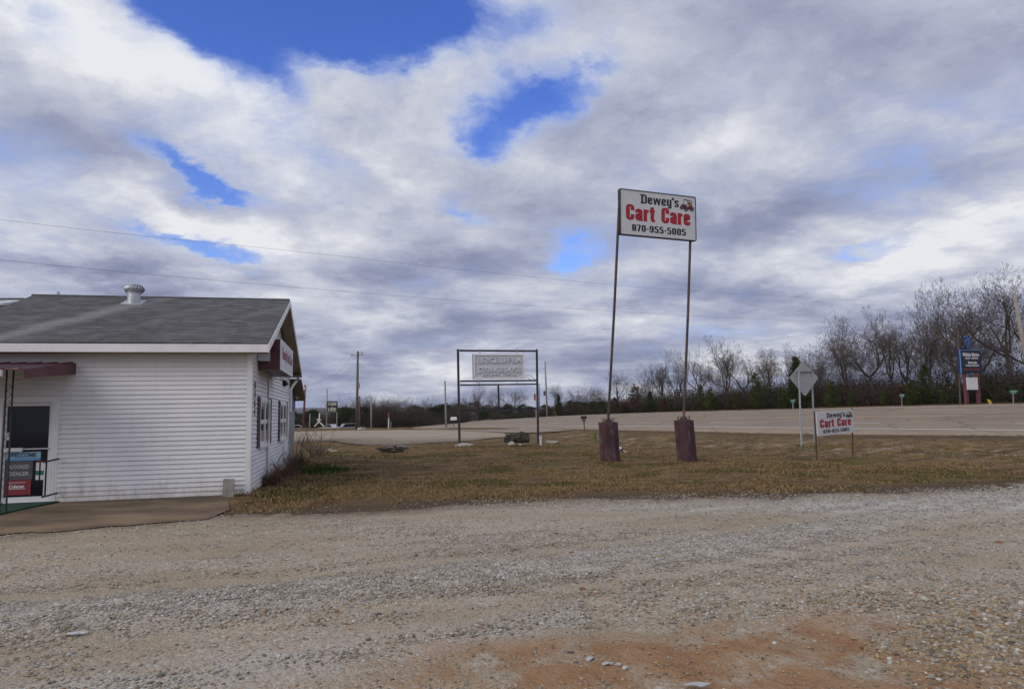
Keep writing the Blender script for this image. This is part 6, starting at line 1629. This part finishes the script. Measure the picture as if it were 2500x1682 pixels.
for k, (px, py, s_) in enumerate(((804, 1101, .12), (812, 1104, .10), (820, 1103, .08))):
    b_ = on_ground(px, py); rock('litter', ('pale crumpled scrap left of two in the shrub', 'pale crumpled scrap between two others in the shrub', 'pale crumpled scrap right of two in the shrub')[k], 'litter', b_ + UP * .05, s_, s_ * .7, s_ * .5, 60 + k, mat('pale_litter', (.50, .46, .36), .8), 2, .6, 'pale scraps by the bare shrub')
for k, (px, py, sx, sz, lab) in enumerate(((877, 1041, 7, 3.2, 'white stone at the foot of the tall brown pole'), (882, 1040, 5, 2.6, 'white stone right of the foot of the tall brown pole'), (889, 1040, 4, 2.2, 'rightmost white stone by the tall brown pole'))):
    b_ = at(px, 79); k_ = b_[1] / FPX; rock('rock', lab, 'rock', b_ + UP * .08, sx * k_ * .7, .25, sz * k_, 70 + k, mat('whitewashed_stone', (.55, .54, .48), .9), 2)

# parked vehicles glimpsed beyond the crest
def car(label, px, Y, ytop, m_, rz, kind):
    b_ = at(px, Y); b_[2] = un(px, ytop, Y)[2] - 1.55
    o = thing('parked_car', label, 'car', b_, 'vehicles parked beyond the crest', rz)
    def lp(name, mb, mm, par=o): return link(name, mb.mesh(name, mm), par)
    prof = [(-2.2, .35), (-2.25, .75), (-2.1, .95), (-1.2, 1.02), (1.15, 1.02), (2.05, .88), (2.2, .6), (2.15, .35)]
    mb = MB(); mb.prism([(x_, -.85, z_) for x_, z_ in prof], (0, 1.7, 0)); lp('body', mb, m_)
    cab = [(-1.75, 1.02), (-1.35, 1.5), (.15, 1.55), (1.05, 1.02)] if kind == 'suv' else [(-.3, 1.02), (-.2, 1.5), (.6, 1.52), (1.15, 1.02)]
    mb = MB(); mb.prism([(x_, -.72, z_) for x_, z_ in cab], (0, 1.44, 0)); cb = lp('cabin', mb, m_)
    cx = sum(p[0] for p in cab) / 4; mb = MB(); win = [(cx + (x_ - cx) * .84, 1.06 + (z_ - 1.02) * .80) for x_, z_ in cab]
    for sy in (-.735, .727): mb = MB(); mb.prism([(x_, sy, z_) for x_, z_ in win], (0, .008, 0)); lp('window', mb, M['glass'], cb)
    for x_ in (-1.4, 1.4):
        for sy in (-.87, .67):
            mb = MB(); mb.tube([(x_, sy, .33), (x_, sy + .2, .33)], .33, 14); lp('wheel', mb, M['tyre'])
    for sy in (-.6, .6): mb = MB(); mb.abox(2.14, 2.23, sy - .18, sy + .18, .62, .76); lp('headlight', mb, M['print_white'])
    for sy in (-.6, .6): mb = MB(); mb.abox(-2.28, -2.2, sy - .12, sy + .12, .68, .84); lp('tail_light', mb, M['sign_red'])
car('silver car partly hidden by the crest left of the tall brown pole', 860, 105, 1033, M['car_silver'], .5, 'suv')
car('white pickup truck partly hidden by the crest under the black car lot sign', 806, 112, 1035, M['car_white'], -.4, 'truck')
car('white car partly hidden by the crest beside the shop annex', 728, 112, 1037, M['car_white'], .3, 'suv')

# ------------------------------------------------------------------ grass and loose stone (real geometry)
def build_grass():
    n0 = 2600000
    x = rng.uniform(-9, 40, n0); y = rng.uniform(11.2, 62, n0)
    D = np.hypot(x, y)
    keep = rng.random(n0) < np.clip((15 / D) ** 2.0, 0, 1)
    x, y = x[keep], y[keep]
    keep = (np.abs(x / y + .02) < .80); x, y = x[keep], y[keep]
    e = y - gravel_edge(x); rdist = road_dist(x, y)
    # keep off the shop, the gravel and the highway
    rel = np.stack([x - HC[0], y - HC[1]], 1); s_ = rel @ HU[:2]; w_ = rel @ HV[:2]
    house = ((s_ > -.06) & (w_ > -.05)) | ((s_ > .25) & (w_ > -5))
    apron = (x < -5.6 + (fnoise(x, y, 2.0, 71) - .5) * 1.2) & (y < 15.2)
    pxs = 1250 + FPX * x / y
    drive = (pxs < 1290) & (y > 36 + np.clip((pxs - 1000) / 40, -3, 6))
    f = fnoise(x, y, .8, 21, 4); edgey = e + (f - .5) * 2.2 - .25
    ok = (~house) & (~apron) & (~drive) & (edgey > .25) & (rdist < -1.0 - f * 1.5) & (rng.random(len(x)) < np.clip(.30 + 3.4 * (f - .46), .05, 1) * np.where(rdist > -9, .45, 1) * np.clip(edgey / 1.6, .12, 1))
    x, y, f, rdist, e = x[ok], y[ok], f[ok], rdist[ok], e[ok]
    n = len(x); D = np.hypot(x, y)
    z = gz(x, y) + lumps(x, y) * np.clip(e / 3, 0, 1) * np.clip((-rdist - 1) / 3, 0, 1)
    gn = fnoise(x, y, .45, 33, 4); olive = np.clip((gn - .47) * 8, 0, 1); patch = fnoise(x, y, 1.6, 41, 3)
    green = np.exp(-(((x - GREEN[0]) / 1.1) ** 2 + ((y - GREEN[1]) / 2.2) ** 2) ** 2)
    foot = sum(np.exp(-((x - q[0]) ** 2 + (y - q[1]) ** 2) / .22) for q in (bases[0], bases[1], at(1957, 26.8), at(1989, 28.0), at(1998, 21.95), at(2085, 23.15)))
    hgt = (1 + 2.2 * np.clip(foot, 0, 1)) * (.012 + .050 * patch * rng.uniform(.3, 1.3, n)) * (1 + .8 * np.exp(-((s_[ok] + .5) ** 2)) * (w_[ok] > -2) * (w_[ok] < 9) * 1.8) * (1 + .5 * green)
    tan = np.stack([np.full(n, .285), np.full(n, .198), np.full(n, .098)], 1); brn = np.array([.18, .100, .046]); olv = np.array([.105, .105, .030]); grn = np.array([.034, .062, .012])
    r1 = rng.random((n, 1)); col = tan * (1 - patch[:, None] * .0) * (.65 + .6 * r1)
    mixb = (rng.random(n) < np.clip(.25 + (.5 - f) * 1.4, .1, .9))[:, None]; col = np.where(mixb, brn * (.6 + .7 * r1), col)
    mixo = (rng.random(n) < olive * .75)[:, None]; col = np.where(mixo, olv * (.6 + .7 * r1), col)
    col = np.where((rng.random(n) < green * .95)[:, None], grn * (.6 + .8 * r1), col)
    az = rng.uniform(0, 6.283, n); lean = rng.uniform(.3, 2.0, n) * hgt; wd = (.005 + .004 * rng.random(n)) * (1 + D / 34)
    bx, by = np.cos(az), np.sin(az); V = np.empty((n, 4, 3))
    la = az + rng.uniform(-1, 1, n) + 1.57; lx, ly = np.cos(la) * lean, np.sin(la) * lean
    V[:, 0] = np.stack([x - bx * wd, y - by * wd, z - .01], 1); V[:, 1] = np.stack([x + bx * wd, y + by * wd, z - .01], 1)
    V[:, 2] = np.stack([x + lx + bx * wd * .25, y + ly + by * wd * .25, z + hgt], 1); V[:, 3] = np.stack([x + lx - bx * wd * .25, y + ly - by * wd * .25, z + hgt * .97], 1)
    C_ = np.repeat(np.c_[col, np.ones(n)], 4, 0)
    me = np_mesh('lawn_grass', V.reshape(-1, 3), np.arange(n * 4).reshape(n, 4), M['bladecol'], {'col': ('FLOAT_COLOR', C_)})
    tag(link('lawn_grass', me), 'short dry winter grass, tan and brown with olive tufts', kind='stuff')
    return n
NG = build_grass()

def build_stones():
    # octahedral pebbles, squashed and turned at random
    n0 = 1700000; x = rng.uniform(-11, 15, n0); y = rng.uniform(3.6, 15.5, n0)
    D = np.hypot(x, y); keep = (rng.random(n0) < np.clip((5.0 / D) ** 1.25, 0, 1)) & (np.abs(x / y) < .80); x, y = x[keep], y[keep]
    f = fnoise(x * .35, y, .9, 51, 4); m = fnoise(x, y, 2.6, 57, 3); e = gravel_edge(x) - y
    soil, pale, clay = gravel_zone(x, y)
    coarse = np.exp(-(((x - 4.2) / 2.2) ** 2 + ((y - 5.0) / 1.3) ** 2))          # coarser yellow stone at the lower right
    p = np.clip(.12 + 1.5 * (f - .36) + .55 * pale + .8 * coarse - .5 * clay, .03, 1)
    ok = (rng.random(len(x)) < p) & (e > .25 - m * 1.7); x, y, pale, clay, coarse, f = x[ok], y[ok], pale[ok], clay[ok], coarse[ok], f[ok]
    n = len(x); z = gz(x, y) + .008 + gravel_relief(x, y)
    size = (.0055 + .0095 * rng.random(n) ** 2.4) * (1 + .45 * coarse) * (1 + .03 * np.hypot(x, y))
    size[rng.random(n) < .003] *= 1.9
    pal = np.array([(.46, .43, .38), (.38, .345, .285), (.27, .225, .165), (.43, .325, .19), (.62, .60, .55), (.33, .16, .08), (.13, .115, .10)])
    w = np.array([.26, .26, .18, .12, .10, .04, .04]); idx = rng.choice(len(pal), n, p=w / w.sum())
    idx = np.where(rng.random(n) < pale * .6, rng.choice([0, 4, 1], n), idx); idx = np.where(rng.random(n) < np.maximum(clay, coarse) * .65, rng.choice([3, 2, 3, 5], n, p=[.45, .3, .2, .05]), idx)
    col = pal[idx] * rng.uniform(.55, 1.0, (n, 1))
    near = np.hypot(x, y) < 7.5
    full = (np.array([(1, 0, 0), (0, 1, 0), (-1, 0, 0), (0, -1, 0), (0, 0, 1), (.62, .62, .55), (-.62, .62, .5), (-.6, -.64, .55), (.62, -.6, .5)], float),
            np.array([(0, 5, 8), (0, 1, 5), (1, 6, 5), (1, 2, 6), (2, 7, 6), (2, 3, 7), (3, 8, 7), (3, 0, 8), (4, 8, 5), (4, 5, 6), (4, 6, 7), (4, 7, 8)]))
    far_ = (np.array([(1, 0, 0), (.3, .95, 0), (-.8, .6, 0), (-.8, -.6, 0), (.3, -.95, 0), (.1, .05, .9)], float), np.array([(0, 1, 5), (1, 2, 5), (2, 3, 5), (3, 4, 5), (4, 0, 5)]))
    Ps, Fs, Cs, off = [], [], [], 0
    for (base, fc), sel in ((full, near), (far_, ~near)):
        n_ = int(sel.sum()); sz, xs_, ys_, zs_ = size[sel], x[sel], y[sel], z[sel]
        V = base[None] * (1 + rng.uniform(-.22, .22, (n_, len(base), 3))); V = V * np.stack([rng.uniform(.8, 1.5, n_), rng.uniform(.7, 1.1, n_), rng.uniform(.4, .75, n_)], 1)[:, None]
        a_ = rng.uniform(0, 6.283, n_); ca, sa = np.cos(a_)[:, None], np.sin(a_)[:, None]
        X = V[..., 0] * ca - V[..., 1] * sa; Y = V[..., 0] * sa + V[..., 1] * ca
        Ps.append(np.stack([X * sz[:, None] + xs_[:, None], Y * sz[:, None] + ys_[:, None], V[..., 2] * sz[:, None] + (zs_ + sz * .08)[:, None]], -1).reshape(-1, 3))
        Fs.append((fc[None] + (np.arange(n_) * len(base))[:, None, None]).reshape(-1, 3) + off); off += n_ * len(base)
        Cs.append(np.repeat(np.c_[col[sel], np.ones(n_)], len(base), 0))
    P, Fa, C_ = np.vstack(Ps), np.vstack(Fs), np.vstack(Cs)
    me = np_mesh('loose_gravel', P.reshape(-1, 3), Fa, M['stonecol'], {'col': ('FLOAT_COLOR', C_)})
    tag(link('loose_gravel', me), 'loose grey, tan and rust coloured stones strewn over the gravel lot', kind='stuff')
    return n
NS = build_stones()
print('blades', NG, 'stones', NS, 'trees', tree_n[0])

# scraps of clear plastic on the red clay, larger stones on the lot
for k, (px, py, sx, sy, lab) in enumerate(((1703, 1689, .085, .035, 'largest scrap of clear plastic at the bottom edge of the gravel'), (1441, 1613, .035, .03, 'clear plastic flake nearest the dark stone on the red clay'), (1482, 1626, .04, .016, 'clear plastic flake in the middle of the red clay'), (1510, 1627, .025, .012, 'clear plastic flake right of the middle one on the red clay'), (1528, 1636, .025, .02, 'clear plastic flake below and right of the others on the red clay'), (190, 1550, .085, .03, 'flat pale scrap lying on the gravel at the lower left'))):
    p = on_ground(px, min(py, 1676)); bm = bmesh.new(); vs = []
    r_ = random.Random(k)
    for q in range(9):
        a_ = q * 6.283 / 9; rr = r_.uniform(.6, 1.15); vs.append(bm.verts.new((math.cos(a_) * sx * rr, math.sin(a_) * sy * rr, r_.uniform(.004, .022))))
    cv = bm.verts.new((0, 0, .026))
    for q in range(9): bm.faces.new((vs[q], vs[(q + 1) % 9], cv))
    ret = bmesh.ops.extrude_face_region(bm, geom=bm.faces[:])
    for v in [g_ for g_ in ret['geom'] if isinstance(g_, bmesh.types.BMVert)]: v.co.z -= .004
    bmesh.ops.recalc_face_normals(bm, faces=bm.faces[:])
    me = bpy.data.meshes.new('plastic_scrap'); bm.to_mesh(me); bm.free(); me.materials.append(M['glassy_ice'])
    tag(link('plastic_scrap', me, None, p + UP * .006), lab, 'litter', 'scraps of litter on the gravel')
for k, (px, py, s_, col_, lab) in enumerate(((1393, 1597, .028, 'dark', 'dark flat stone on the red clay beside the clear plastic'), (1395, 1351, .035, 'rust', 'rust brown stone left of centre on the gravel'), (2438, 1326, .04, 'rust', 'rust brown stone near the right edge of the gravel'), (1422, 1438, .028, 'rust', 'rust brown stone in the middle of the gravel lot'), (1358, 1305, .03, 'dark', 'dark stone on the gravel below the left maroon footing'), (2063, 1381, .03, 'rust', 'rust brown stone on the gravel below the yard sign'))):
    p = on_ground(px, py); rock('stone', lab, 'stone', p + UP * s_ * .2, s_ * 1.2, s_, s_ * .6, 90 + k, mat('rust_stone', (.20, .105, .065), .9, var=.3, scale=20) if col_ == 'rust' else mat('dark_stone', (.07, .06, .06), .8, var=.3, scale=20), 2)

# ------------------------------------------------------------------ the air
hm = bpy.data.materials.new('haze_air'); hm.use_nodes = True
for n_ in list(hm.node_tree.nodes): hm.node_tree.nodes.remove(n_)
ho = hm.node_tree.nodes.new('ShaderNodeOutputMaterial'); hv = hm.node_tree.nodes.new('ShaderNodeVolumePrincipled')
hv.inputs['Color'].default_value = (.80, .86, .95, 1); hv.inputs['Density'].default_value = HAZE
hm.node_tree.links.new(hv.outputs[0], ho.inputs['Volume'])
mb = MB(); mb.abox(-4200, 4200, -320, 4300, -24, 75)
tag(link('haze', mb.mesh('haze', hm)), 'thin blue air over the whole scene', kind='stuff')
